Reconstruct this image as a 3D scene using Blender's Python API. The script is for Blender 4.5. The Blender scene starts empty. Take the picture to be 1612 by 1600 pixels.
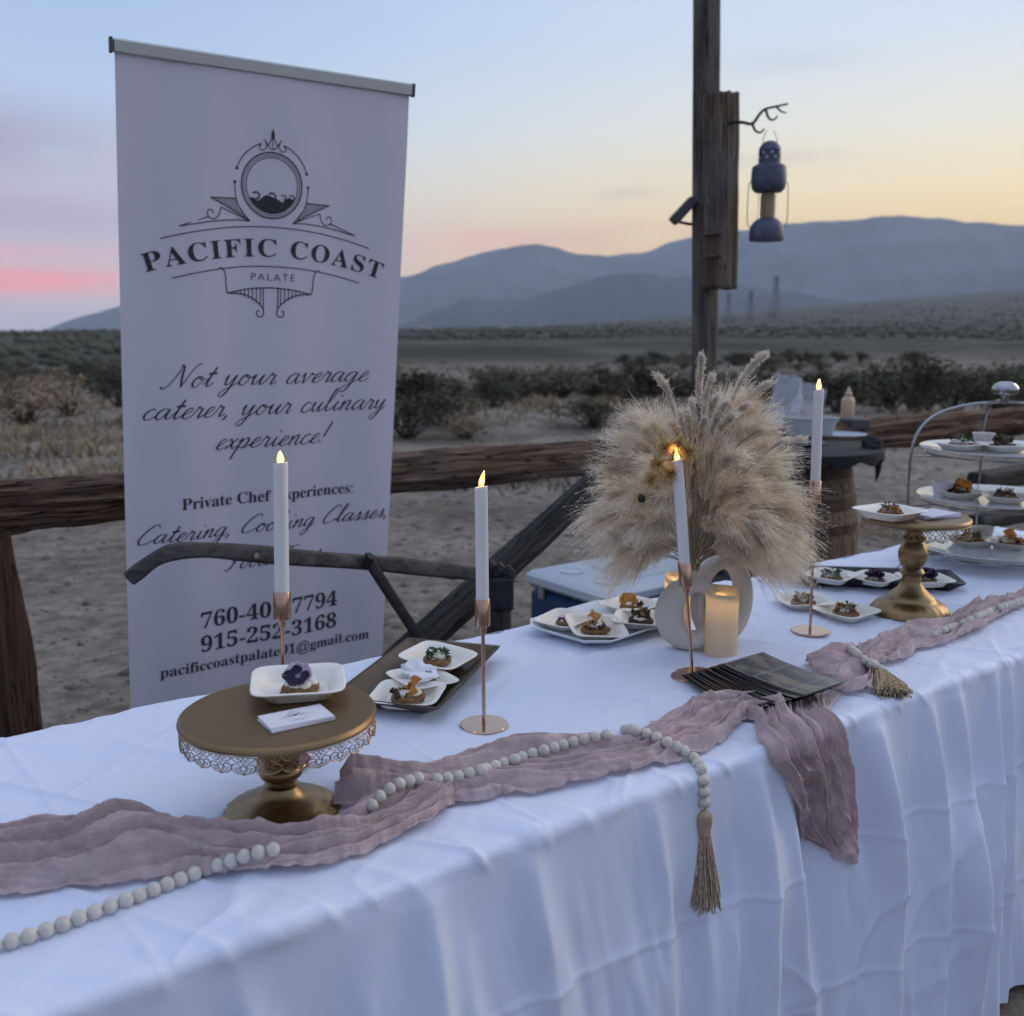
import bpy, math, random
import numpy as np
from mathutils import Vector, Matrix
from mathutils.bvhtree import BVHTree

# ------------------------------------------------------------------ camera, sky, light, exposure
SC = bpy.context.scene
COL = SC.collection
R = math.radians
PITCH, CAMH, F = R(9.96), 1.42, 1634.0

cam = bpy.data.cameras.new('camera')
cam.sensor_width = 36.0
cam.lens = 36.5
cam.clip_start, cam.clip_end = 0.05, 60000
cam.dof.use_dof = True
cam.dof.focus_distance = 1.80
cam.dof.aperture_fstop = 5.0
cam_o = bpy.data.objects.new('camera', cam)
COL.objects.link(cam_o)
cam_o.location = (0, 0, CAMH)
cam_o.rotation_euler = (R(90) - PITCH, 0, 0)
SC.camera = cam_o

SC.view_settings.view_transform = 'Standard'
SC.view_settings.look = 'None'
SC.view_settings.exposure = 0.50
SC.view_settings.gamma = 1.0
SC.view_settings.use_curve_mapping = False
SC.cycles.volume_bounces = 1
SC.cycles.max_bounces = 8
SC.cycles.transparent_max_bounces = 16
SC.cycles.use_denoising = True

SUN_EL, SUN_AZ = R(4), R(42)          # the glow stands to the right of the view

def srgb(r, g, b):
    f = lambda c: c / 12.92 if c <= 0.04045 else ((c + 0.055) / 1.055) ** 2.4
    return (f(r / 255), f(g / 255), f(b / 255), 1.0)


class NT:
    """small helper to write node trees"""
    def __init__(s, tree):
        s.t = tree
    def n(s, typ, **kw):
        nd = s.t.nodes.new(typ)
        for k, v in kw.items():
            setattr(nd, k, v)
        return nd
    def put(s, sock, v):
        if isinstance(v, bpy.types.NodeSocket):
            s.t.links.new(v, sock)
        else:
            sock.default_value = v
    def m(s, op, a, b=0.0, c=None, clamp=False):
        nd = s.n('ShaderNodeMath', operation=op, use_clamp=clamp)
        s.put(nd.inputs[0], a)
        s.put(nd.inputs[1], b)
        if c is not None:
            s.put(nd.inputs[2], c)
        return nd.outputs[0]
    def mix(s, f, a, b, blend='MIX'):
        nd = s.n('ShaderNodeMix', data_type='RGBA', blend_type=blend)
        s.put(nd.inputs[0], f)
        s.put(nd.inputs[6], a)
        s.put(nd.inputs[7], b)
        return nd.outputs[2]
    def ramp(s, f, stops, interp='LINEAR'):
        nd = s.n('ShaderNodeValToRGB')
        cr = nd.color_ramp
        cr.interpolation = interp
        while len(cr.elements) < len(stops):
            cr.elements.new(0.5)
        for e, (p, c) in zip(cr.elements, stops):
            e.position = p
            e.color = c if len(c) == 4 else (*c, 1)
        s.put(nd.inputs[0], f)
        return nd.outputs[0]
    def noise(s, vec, scale, detail=4, rough=0.55, dim='3D'):
        nd = s.n('ShaderNodeTexNoise', noise_dimensions=dim)
        if vec is not None:
            s.put(nd.inputs['Vector'], vec)
        nd.inputs['Scale'].default_value = scale
        nd.inputs['Detail'].default_value = detail
        nd.inputs['Roughness'].default_value = rough
        return nd.outputs['Fac']
    def n_bw(s, c):
        nd = s.n('ShaderNodeRGBToBW')
        s.put(nd.inputs[0], c)
        return nd.outputs[0]
    def mapping(s, vec, scale=(1, 1, 1), rot=(0, 0, 0), loc=(0, 0, 0)):
        nd = s.n('ShaderNodeMapping')
        s.put(nd.inputs['Vector'], vec)
        nd.inputs['Scale'].default_value = scale
        nd.inputs['Rotation'].default_value = rot
        nd.inputs['Location'].default_value = loc
        return nd.outputs[0]


world = bpy.data.worlds.new('World')
SC.world = world
world.use_nodes = True
wt = NT(world.node_tree)
bg = world.node_tree.nodes['Background']
tc = wt.n('ShaderNodeTexCoord')
sep = wt.n('ShaderNodeSeparateXYZ')
world.node_tree.links.new(tc.outputs['Generated'], sep.inputs[0])
dx, dy, dz = sep.outputs
el = wt.m('ARCSINE', dz)
az = wt.m('ARCTAN2', dx, dy)
elp = wt.m('MULTIPLY', wt.m('MAXIMUM', el, 0.0), 1 / 1.5708)      # 0 horizon, 1 zenith
sky_sun = wt.ramp(elp, [(0.0, srgb(255, 188, 84)), (0.05, srgb(255, 212, 120)), (0.075, srgb(248, 224, 168)),
                        (0.11, srgb(228, 224, 208)), (0.16, srgb(204, 214, 228)), (0.35, srgb(186, 205, 236)),
                        (0.7, srgb(204, 215, 238)), (1.0, srgb(206, 216, 236))])
sky_off = wt.ramp(elp, [(0.0, srgb(182, 176, 196)), (0.03, srgb(216, 194, 194)), (0.07, srgb(206, 207, 214)),
                        (0.11, srgb(182, 201, 226)), (0.15, srgb(165, 188, 222)), (0.19, srgb(154, 181, 218)), (0.35, srgb(166, 190, 234)),
                        (0.7, srgb(200, 213, 238)), (1.0, srgb(206, 216, 236))])
sky_anti = wt.ramp(elp, [(0.0, srgb(120, 122, 150)), (0.06, srgb(150, 136, 160)), (0.14, srgb(160, 152, 178)), (0.25, srgb(142, 158, 196)), (0.45, srgb(152, 174, 216)), (0.75, srgb(196, 209, 236)), (1.0, srgb(206, 216, 236))])
sunvx, sunvy = math.sin(SUN_AZ), math.cos(SUN_AZ)
dot = wt.m('ADD', wt.m('MULTIPLY', dx, sunvx), wt.m('MULTIPLY', dy, sunvy))
glow = wt.n('ShaderNodeMapRange', interpolation_type='SMOOTHSTEP')
world.node_tree.links.new(dot, glow.inputs[0])
glow.inputs[1].default_value = 0.42
glow.inputs[2].default_value = 0.98
away = wt.n('ShaderNodeMapRange', interpolation_type='SMOOTHSTEP')
world.node_tree.links.new(dot, away.inputs[0])
away.inputs[1].default_value = -0.75
away.inputs[2].default_value = 0.30
base = wt.mix(glow.outputs[0], wt.mix(away.outputs[0], sky_anti, sky_off), sky_sun)
nish = wt.n('ShaderNodeTexSky', sky_type='NISHITA', sun_disc=False)
nish.sun_elevation = SUN_EL
nish.sun_rotation = SUN_AZ
nish.altitude = 300
nish.dust_density = 0.7
nish.ozone_density = 2.0
nscaled = wt.mix(1.0, nish.outputs[0], (0.11, 0.11, 0.11, 1), 'MULTIPLY')
base = wt.mix(0.12, base, nscaled)
# soft dusk clouds: thin bands of pink and violet, low on the side away from the glow
cv = wt.n('ShaderNodeCombineXYZ')
wt.put(cv.inputs[0], wt.m('MULTIPLY', az, 7.0))
wt.put(cv.inputs[1], wt.m('MULTIPLY', el, 22.0))
wt.put(cv.inputs[2], 3.1)
cn = wt.noise(cv.outputs[0], 1.0, 5, 0.5)
def blob(a0, e0, sa, se, lo, hi, amount, col, colr):
    da = wt.m('DIVIDE', wt.m('SUBTRACT', az, a0), sa)
    de = wt.m('DIVIDE', wt.m('SUBTRACT', el, e0), se)
    r2 = wt.m('ADD', wt.m('MULTIPLY', da, da), wt.m('MULTIPLY', de, de))
    g = wt.m('EXPONENT', wt.m('MULTIPLY', r2, -1.0))
    k = wt.n('ShaderNodeMapRange', interpolation_type='SMOOTHSTEP')
    wt.put(k.inputs[0], cn)
    k.inputs[1].default_value, k.inputs[2].default_value = lo, hi
    f = wt.m('MULTIPLY', wt.m('MULTIPLY', g, k.outputs[0]), amount, clamp=True)
    return wt.mix(f, colr, col)
base = blob(R(-30), R(8.6), 0.19, 0.036, 0.14, 0.48, 1.1, srgb(152, 146, 174), base)
base = blob(R(-28), R(5.4), 0.22, 0.026, 0.14, 0.50, 1.1, srgb(176, 160, 184), base)
base = blob(R(-19), R(8.0), 0.10, 0.018, 0.34, 0.62, 0.8, srgb(190, 178, 196), base)
base = blob(R(-27), R(2.2), 0.14, 0.0115, 0.05, 0.34, 1.25, srgb(252, 146, 142), base)
base = blob(R(-27), R(3.6), 0.12, 0.007, 0.30, 0.55, 0.7, srgb(232, 160, 168), base)
base = blob(R(-54), R(4.5), 0.30, 0.03, 0.30, 0.6, 0.9, srgb(236, 166, 172), base)
base = blob(R(-60), R(11), 0.35, 0.05, 0.25, 0.6, 0.9, srgb(180, 170, 192), base)
base = blob(R(-3), R(4.6), 0.11, 0.015, 0.40, 0.60, 0.8, srgb(244, 186, 158), base)
base = blob(R(6), R(4.5), 0.085, 0.011, 0.36, 0.56, 0.85, srgb(226, 166, 144), base)
base = blob(R(5), R(6.9), 0.05, 0.006, 0.36, 0.54, 0.7, srgb(204, 186, 172), base)
base = blob(R(13), R(8.6), 0.07, 0.009, 0.36, 0.56, 0.7, srgb(202, 190, 180), base)
base = blob(R(14), R(13), 0.07, 0.010, 0.36, 0.56, 0.6, srgb(186, 192, 206), base)
world.node_tree.links.new(base, bg.inputs[0])
bg.inputs[1].default_value = 0.97

sun = bpy.data.lights.new('sun', 'SUN')
sun.energy = 1.0
sun.angle = R(40)
sun.color = (1.0, 0.80, 0.60)
sun_o = bpy.data.objects.new('sun', sun)
COL.objects.link(sun_o)
sel, saz = R(17), R(60)
sv = Vector((math.sin(saz) * math.cos(sel), math.cos(saz) * math.cos(sel), math.sin(sel)))
sun_o.rotation_euler = sv.to_track_quat('Z', 'Y').to_euler()

# ------------------------------------------------------------------ measured places in the photograph -> the place itself
def ray(px, py):
    a, b = (px - 806) / F, -(py - 800) / F
    c, s = math.cos(PITCH), math.sin(PITCH)
    return Vector((a, c + b * s, -s + b * c))
def onz(px, py, z):
    d = ray(px, py)
    k = (z - CAMH) / d.z
    return Vector((d.x * k, d.y * k, z))
def aty(px, py, Y):
    d = ray(px, py)
    k = Y / d.y
    return Vector((d.x * k, Y, CAMH + d.z * k))
def zat(py, X, Y):
    return aty(806, py, Y).z
U3, V3 = Vector((0.8, 0.6, 0)), Vector((-0.6, 0.8, 0))      # along the table, across the table
def W(s, t, z):
    return U3 * s + V3 * t + Vector((0, 0, z))

# ------------------------------------------------------------------ numpy noise
def _h(ix, iy, seed):
    n = (ix.astype(np.int64) * 374761393 + iy.astype(np.int64) * 668265263 + seed * 1442695041) & 0xFFFFFFFF
    n = ((n ^ (n >> 13)) * 1274126177) & 0xFFFFFFFF
    n = (n ^ (n >> 16)) & 0xFFFFFF
    return n / float(0xFFFFFF)
def vn(x, y, seed=0):
    x = np.asarray(x, float); y = np.asarray(y, float)
    ix, iy = np.floor(x), np.floor(y)
    fx, fy = x - ix, y - iy
    fx = fx * fx * fx * (fx * (fx * 6 - 15) + 10); fy = fy * fy * fy * (fy * (fy * 6 - 15) + 10)
    a, b = _h(ix, iy, seed), _h(ix + 1, iy, seed)
    c, d = _h(ix, iy + 1, seed), _h(ix + 1, iy + 1, seed)
    return (a + (b - a) * fx) * (1 - fy) + (c + (d - c) * fx) * fy - 0.5
def fbm(x, y, seed=0, o=4, g=0.5):
    r, a = 0, 1.0
    for i in range(o):
        r = r + a * vn(np.asarray(x) * 2 ** i, np.asarray(y) * 2 ** i, seed + i * 17)
        a *= g
    return r
def sstep(a, b, x):
    t = np.clip((np.asarray(x, float) - a) / (b - a), 0, 1)
    return t * t * (3 - 2 * t)

# ------------------------------------------------------------------ materials
MATS = {}
def mat(name, col, rough=0.6, metal=0.0, var=0.0, vscale=6.0, col2=None, bump=0.0, bscale=60.0, stretch=(1, 1, 1), spec=0.5,
        trans=0.0, emit=None, estr=0.0, translucent=0.0, sheen=0.0, rnd=0.0, ior=1.45, detail=4, lo=0.35, hi=0.65, alpha=1.0):
    if name in MATS:
        return MATS[name]
    m = bpy.data.materials.new(name)
    m.use_nodes = True
    t = NT(m.node_tree)
    p = m.node_tree.nodes['Principled BSDF']
    out = m.node_tree.nodes['Material Output']
    c4 = (*col[:3], 1)
    tcn = t.n('ShaderNodeTexCoord')
    vec = t.mapping(tcn.outputs['Object'], stretch)
    if var or col2:
        b2 = (*col2[:3], 1) if col2 else tuple(min(1, c * (1 + var)) for c in col[:3]) + (1,)
        a2 = c4 if col2 else tuple(c * (1 - var) for c in col[:3]) + (1,)
        f = t.noise(vec, vscale, detail, 0.6)
        cc = t.ramp(f, [(lo, a2), (hi, b2)])
    else:
        cc = None
    if rnd:
        oi = t.n('ShaderNodeObjectInfo')
        k = t.m('ADD', t.m('MULTIPLY', oi.outputs['Random'], 2 * rnd), 1 - rnd)
        kk = t.n('ShaderNodeCombineColor')
        for i in range(3):
            t.put(kk.inputs[i], k)
        cc = t.mix(1.0, cc if cc is not None else c4, kk.outputs[0], 'MULTIPLY')
    if cc is not None:
        t.put(p.inputs['Base Color'], cc)
    else:
        p.inputs['Base Color'].default_value = c4
    p.inputs['Roughness'].default_value = rough
    p.inputs['Metallic'].default_value = metal
    p.inputs['Specular IOR Level'].default_value = spec
    p.inputs['IOR'].default_value = ior
    p.inputs['Transmission Weight'].default_value = trans
    p.inputs['Alpha'].default_value = alpha
    if sheen:
        p.inputs['Sheen Weight'].default_value = sheen
    if emit:
        p.inputs['Emission Color'].default_value = (*emit[:3], 1)
        p.inputs['Emission Strength'].default_value = estr
    if bump:
        bn = t.n('ShaderNodeBump')
        bn.inputs['Strength'].default_value = 1.0
        bn.inputs['Distance'].default_value = bump
        t.put(bn.inputs['Height'], t.noise(vec, bscale, 5, 0.6))
        t.put(p.inputs['Normal'], bn.outputs[0])
    if translucent:
        tr = t.n('ShaderNodeBsdfTranslucent')
        if cc is not None:
            t.put(tr.inputs[0], cc)
        else:
            tr.inputs[0].default_value = c4
        mx = t.n('ShaderNodeMixShader')
        mx.inputs[0].default_value = translucent
        t.put(mx.inputs[1], p.outputs[0])
        t.put(mx.inputs[2], tr.outputs[0])
        t.put(out.inputs[0], mx.outputs[0])
    MATS[name] = m
    return m

def wood(name, dark, light, gs=9.0, bump=0.004, rough=0.75, grey=0.5, crack=1.0):
    """weathered timber: grain runs along local X, dark checks and a few knots"""
    if name in MATS:
        return MATS[name]
    m = bpy.data.materials.new(name)
    m.use_nodes = True
    t = NT(m.node_tree)
    p = m.node_tree.nodes['Principled BSDF']
    tcn = t.n('ShaderNodeTexCoord')
    v1 = t.mapping(tcn.outputs['Object'], (0.7, 9, 9))
    v2 = t.mapping(tcn.outputs['Object'], (1.6, 40, 40))
    n1 = t.noise(v1, gs * 0.35, 5, 0.65)
    n2 = t.noise(v2, gs * 0.4, 3, 0.6)
    f = t.m('ADD', t.m('MULTIPLY', n1, 0.65), t.m('MULTIPLY', n2, 0.35))
    crk = t.noise(t.mapping(tcn.outputs['Object'], (0.9, 22, 22), loc=(3, 1, 2)), gs * 0.30, 2, 0.5)
    cm_ = t.ramp(crk, [(0.475, (1, 1, 1)), (0.495, (0.10, 0.10, 0.10)), (0.505, (0.10, 0.10, 0.10)), (0.525, (1, 1, 1))])
    gw = t.ramp(t.noise(tcn.outputs['Object'], 2.6, 4, 0.6), [(0.45, (0, 0, 0)), (0.68, (1, 1, 1))])
    c = t.ramp(f, [(0.36, tuple(x * 0.35 for x in dark)), (0.44, dark), (0.56, tuple((a + b) / 2 for a, b in zip(dark, light))), (0.66, light)])
    g_ = sum(light) / 3
    c = t.mix(t.m('MULTIPLY', gw, grey), c, (g_ * 1.1, g_ * 1.02, g_ * 0.95, 1))
    c = t.mix(crack, c, cm_, 'MULTIPLY')
    t.put(p.inputs['Base Color'], c)
    p.inputs['Roughness'].default_value = rough
    p.inputs['Specular IOR Level'].default_value = 0.25
    bn = t.n('ShaderNodeBump')
    bn.inputs['Distance'].default_value = bump
    t.put(bn.inputs['Height'], t.m('ADD', f, t.m('MULTIPLY', t.n_bw(cm_), 0.6 * crack)))
    t.put(p.inputs['Normal'], bn.outputs[0])
    MATS[name] = m
    return m

# ------------------------------------------------------------------ objects
def tag(o, label=None, cat=None, group=None, kind=None):
    if label: o['label'] = label
    if cat: o['category'] = cat
    if group: o['group'] = group
    if kind: o['kind'] = kind
    return o
def thing(name, label, cat, loc=(0, 0, 0), rotz=0.0, group=None):
    o = bpy.data.objects.new(name, None)
    COL.objects.link(o)
    o.location = loc
    o.rotation_euler = (0, 0, rotz)
    o.empty_display_size = 0.05
    return tag(o, label, cat, group)
def link(name, me, parent=None, loc=None, rot=None, mtx=None):
    o = bpy.data.objects.new(name, me)
    COL.objects.link(o)
    if parent: o.parent = parent
    if mtx is not None: o.matrix_local = mtx
    if loc is not None: o.location = loc
    if rot is not None: o.rotation_euler = rot
    return o
def mesh(name, verts, faces, material, smooth=True):
    me = bpy.data.meshes.new(name)
    me.from_pydata([tuple(v) for v in verts], [], faces)
    if material: me.materials.append(material)
    me.update()
    if smooth and len(me.polygons):
        me.polygons.foreach_set('use_smooth', [True] * len(me.polygons))
        me.set_sharp_from_angle(angle=R(38))
    return me
def grid_mesh(name, P, material, closed_u=False, smooth=True):
    """P: array (a, b, 3)"""
    a, b = P.shape[:2]
    i = np.arange(a - 1)[:, None]; j = np.arange(b if closed_u else b - 1)[None, :]
    j2 = (j + 1) % b
    q = np.stack([i * b + j, i * b + j2, (i + 1) * b + j2, (i + 1) * b + j], -1).reshape(-1, 4)
    me = bpy.data.meshes.new(name)
    v = P.reshape(-1, 3)
    me.vertices.add(len(v)); me.vertices.foreach_set('co', v.astype(np.float32).ravel())
    me.loops.add(q.size); me.loops.foreach_set('vertex_index', q.astype(np.int32).ravel())
    me.polygons.add(len(q)); me.polygons.foreach_set('loop_start', np.arange(0, q.size, 4, dtype=np.int32))
    me.update(calc_edges=True)
    if smooth: me.polygons.foreach_set('use_smooth', [True] * len(q))
    if material: me.materials.append(material)
    me.validate()
    return me

class MB:
    def __init__(s): s.v, s.f = [], []
    def add(s, v, f, M=None):
        b = len(s.v)
        s.v += [tuple(M @ Vector(p)) for p in v] if M is not None else [tuple(p) for p in v]
        s.f += [tuple(i + b for i in q) for q in f]
        return s
    def box(s, c, d, M=None, bev=0.0):
        x, y, z = (k / 2 for k in d)
        if not bev:
            v = [(c[0] + sx * x, c[1] + sy * y, c[2] + sz * z) for sx in (-1, 1) for sy in (-1, 1) for sz in (-1, 1)]
            f = [(0, 1, 3, 2), (4, 6, 7, 5), (0, 4, 5, 1), (2, 3, 7, 6), (0, 2, 6, 4), (1, 5, 7, 3)]
            return s.add(v, f, M)
        e = bev
        rings = [(-z, x - e, y - e), (-z + e, x, y), (z - e, x, y), (z, x - e, y - e)]
        v, f = [], []
        for (zz, a, b) in rings:
            g = min(e, a, b)
            v += [(c[0] + px, c[1] + py, c[2] + zz) for px, py in ((a - g, b), (a, b - g), (a, -b + g), (a - g, -b), (-a + g, -b), (-a, -b + g), (-a, b - g), (-a + g, b))]
        for r in range(3):
            for k in range(8):
                f.append((r * 8 + k, (r + 1) * 8 + k, (r + 1) * 8 + (k + 1) % 8, r * 8 + (k + 1) % 8))
        f.append(tuple(range(8))); f.append(tuple(range(31, 23, -1)))
        return s.add(v, f, M)
    def lathe(s, prof, seg=40, M=None, closed=False, fn=None):
        v, f = [], []
        n = len(prof)
        for i, (r, z) in enumerate(prof):
            for k in range(seg):
                a = 2 * math.pi * k / seg
                rr, zz = fn(r, z, a) if fn else (r, z)
                v.append((rr * math.cos(a), rr * math.sin(a), zz))
        for i in range(n - 1):
            for k in range(seg):
                f.append((i * seg + k, i * seg + (k + 1) % seg, (i + 1) * seg + (k + 1) % seg, (i + 1) * seg + k))
        if prof[0][0] > 1e-6: f.append(tuple(range(seg - 1, -1, -1))) if not closed else None
        if prof[-1][0] > 1e-6 and not closed: f.append(tuple((n - 1) * seg + k for k in range(seg)))
        return s.add(v, f, M)
    def tube(s, pts, rad, seg=8, caps=True, flat=1.0):
        pts = [Vector(p) for p in pts]
        n = len(pts)
        v, f = [], []
        up = None
        for i, p in enumerate(pts):
            d = (pts[min(i + 1, n - 1)] - pts[max(i - 1, 0)])
            if d.length < 1e-9: d = Vector((0, 0, 1))
            d.normalize()
            if up is None:
                up = Vector((0, 0, 1)) if abs(d.z) < 0.9 else Vector((1, 0, 0))
            a = (up - d * up.dot(d)).normalized()
            b = d.cross(a)
            up = a
            r = rad[i] if isinstance(rad, (list, tuple)) else rad
            for k in range(seg):
                t = 2 * math.pi * k / seg
                v.append(p + a * (math.cos(t) * r) + b * (math.sin(t) * r * flat))
        for i in range(n - 1):
            for k in range(seg):
                f.append((i * seg + k, i * seg + (k + 1) % seg, (i + 1) * seg + (k + 1) % seg, (i + 1) * seg + k))
        if caps:
            f.append(tuple(range(seg - 1, -1, -1))); f.append(tuple((n - 1) * seg + k for k in range(seg)))
        return s.add(v, f)
    def blob(s, c, r, seed=0, rough=0.25, sub=1, squash=1.0):
        v, f = ico(sub)
        rr = random.Random(seed)
        o = Vector([rr.uniform(-9, 9) for _ in range(3)])
        from mathutils import noise
        vv = []
        for p in v:
            q = Vector(p)
            k = 1 + rough * noise.noise(q * 1.3 + o) + rough * 0.6 * noise.noise(q * 3.1 + o)
            q = q * (r * k); q.z *= squash
            vv.append(q + Vector(c))
        return s.add(vv, f)
    def me(s, name, m, smooth=True): return mesh(name, s.v, s.f, m, smooth)
    def obj(s, name, m, parent=None, smooth=True, **kw): return link(name, s.me(name, m, smooth), parent, **kw)

_ICO = {}
def ico(sub):
    if sub in _ICO: return _ICO[sub]
    import bmesh
    b = bmesh.new()
    bmesh.ops.create_icosphere(b, subdivisions=sub, radius=1.0)
    b.verts.ensure_lookup_table()
    v = [tuple(x.co) for x in b.verts]
    f = [tuple(x.index for x in q.verts) for q in b.faces]
    b.free()
    _ICO[sub] = (v, f)
    return v, f

def smooth_path(pts, n):
    """Catmull-Rom through pts"""
    P = [Vector(p) for p in pts]
    P = [P[0] * 2 - P[1]] + P + [P[-1] * 2 - P[-2]]
    out = []
    segs = len(P) - 3
    for k in range(n):
        x = k / (n - 1) * segs
        i = min(int(x), segs - 1); t = x - i
        a, b, c, d = P[i:i + 4]
        out.append(0.5 * ((2 * b) + (c - a) * t + (2 * a - 5 * b + 4 * c - d) * t * t + (3 * b - a - 3 * c + d) * t ** 3))
    return out
def copy_tree(o, parent=None):
    c = o.copy()
    COL.objects.link(c)
    c.parent = parent
    for ch in o.children:
        copy_tree(ch, c)
    return c
def frame_x(p0, p1, up=Vector((0, 0, 1))):
    x = (p1 - p0).normalized()
    z = (up - x * up.dot(x)).normalized()
    y = z.cross(x)
    M = Matrix((x, y, z)).transposed().to_4x4()
    M.translation = p0
    return M
def beam_mesh(name, L, w, h, seed, m, n=70, k=28, amp=0.012, bow=0.02, taper=1.0, exp=4.0):
    """rough-hewn timber along +X from 0 to L"""
    xs = np.linspace(0, L, n)
    a = np.linspace(0, 2 * np.pi, k, endpoint=False)
    c, s = np.cos(a), np.sin(a)
    rr = (np.abs(c) ** exp + np.abs(s) ** exp) ** (-1 / exp)
    P = np.zeros((n + 2, k, 3))
    X, A = np.meshgrid(xs, a, indexing='ij')
    d = amp * (fbm(X * 1.3 + seed * 7, A * 3.2, seed, 4) + 0.9 * -np.abs(vn(X * 0.8 + seed, A * 5.5, seed + 5)) + 0.4 * vn(X * 9, A * 2, seed + 9))
    d = d - amp * 0.75 * np.exp(-np.abs(vn(X * 0.9 + seed * 3, A * 4.0, seed + 15)) / 0.035) * sstep(-0.2, 0.15, vn(X * 1.7, A * 1.3, seed + 16))
    d[:, -1] = d[:, 0] * 0.5 + d[:, -2] * 0.5
    tp = 1 + (taper - 1) * X / L
    P[1:-1, :, 0] = X + 0.02 * vn(X * 0 + A * 3, X * 0, seed)
    P[1:-1, :, 1] = (c * rr)[None] * (w / 2) * tp + c[None] * d + bow * np.sin(X / L * 3 + seed)
    P[1:-1, :, 2] = (s * rr)[None] * (h / 2) * tp + s[None] * d + bow * 0.6 * np.sin(X / L * 2.2 + seed * 2)
    P[0] = P[1].mean(0); P[-1] = P[-2].mean(0)
    return grid_mesh(name, P, m, closed_u=True)

# ================================================================== SETTING: ground, mountains, haze
AZ_EL = [(-180, 0), (-70, -0.012), (-40, -0.020), (-26.3, -0.0185), (-16, -0.012), (-6, -0.0035), (2, 0.001), (10, 0.010), (18, 0.021), (26.3, 0.031), (40, 0.036), (75, 0.01), (180, 0)]
def far_el(azd):
    return np.interp(azd, [a for a, _ in AZ_EL], [e for _, e in AZ_EL])
def ground_z(x, y):
    x = np.asarray(x, float); y = np.asarray(y, float)
    D = np.hypot(x, y)
    azd = np.degrees(np.arctan2(x, y))
    z = D * far_el(azd) * sstep(60, 3500, D)
    z = z - 1.3 * sstep(8, 50, D) + 0.02 * fbm(x * 1.1, y * 1.1, 3, 3) * sstep(3.0, 5, D) + 0.35 * vn(x * 0.16, y * 0.16, 8) * sstep(7, 16, D) + 1.2 * vn(x * 0.03, y * 0.03, 12) * sstep(18, 70, D) * (1 + D / 900)
    return z
def g_mat():
    m = bpy.data.materials.new('desert_sand')
    m.use_nodes = True
    t = NT(m.node_tree)
    p = m.node_tree.nodes['Principled BSDF']
    tcn = t.n('ShaderNodeTexCoord')
    o = tcn.outputs['Object']
    n1 = t.noise(o, 0.7, 6, 0.6)
    n2 = t.noise(o, 9.0, 6, 0.65)
    n3 = t.noise(o, 0.05, 5, 0.6)
    c1 = t.ramp(n2, [(0.3, (0.16, 0.137, 0.112)), (0.5, (0.285, 0.25, 0.21)), (0.7, (0.40, 0.355, 0.305))])
    c2 = t.ramp(n1, [(0.32, (0.55, 0.53, 0.50)), (0.5, (0.9, 0.88, 0.86)), (0.66, (1.12, 1.09, 1.05))])
    n4 = t.noise(o, 0.28, 5, 0.65)
    c2 = t.mix(1.0, c2, t.ramp(n4, [(0.36, (0.62, 0.62, 0.62)), (0.5, (0.95, 0.95, 0.95)), (0.64, (1.1, 1.09, 1.07))]), 'MULTIPLY')
    c = t.mix(1.0, c1, c2, 'MULTIPLY')
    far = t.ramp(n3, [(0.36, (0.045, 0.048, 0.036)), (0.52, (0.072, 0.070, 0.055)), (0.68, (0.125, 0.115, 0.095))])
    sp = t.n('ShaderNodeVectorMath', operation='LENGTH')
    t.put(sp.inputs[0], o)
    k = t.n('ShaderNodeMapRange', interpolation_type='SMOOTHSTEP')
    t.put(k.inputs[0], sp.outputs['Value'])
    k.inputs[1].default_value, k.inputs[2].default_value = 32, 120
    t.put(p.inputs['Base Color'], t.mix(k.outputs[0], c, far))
    p.inputs['Roughness'].default_value = 0.95
    p.inputs['Specular IOR Level'].default_value = 0.1
    bn = t.n('ShaderNodeBump')
    bn.inputs['Distance'].default_value = 0.06
    t.put(bn.inputs['Height'], t.m('ADD', t.noise(o, 14.0, 7, 0.65), t.m('MULTIPLY', t.noise(o, 2.6, 5, 0.6), 1.6)))
    t.put(p.inputs['Normal'], bn.outputs[0])
    return m
rad = np.concatenate([[0.0], np.geomspace(0.4, 12000, 240)])
azs = np.radians(np.concatenate([np.arange(-180, -40, 3.0), np.arange(-40, 40, 0.35), np.arange(40, 180, 3.0)]))
RR, AA = np.meshgrid(rad, azs, indexing='ij')
GX, GY = RR * np.sin(AA), RR * np.cos(AA)
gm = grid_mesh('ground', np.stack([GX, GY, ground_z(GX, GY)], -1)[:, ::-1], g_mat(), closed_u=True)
tag(link('ground', gm), kind='structure')

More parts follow.
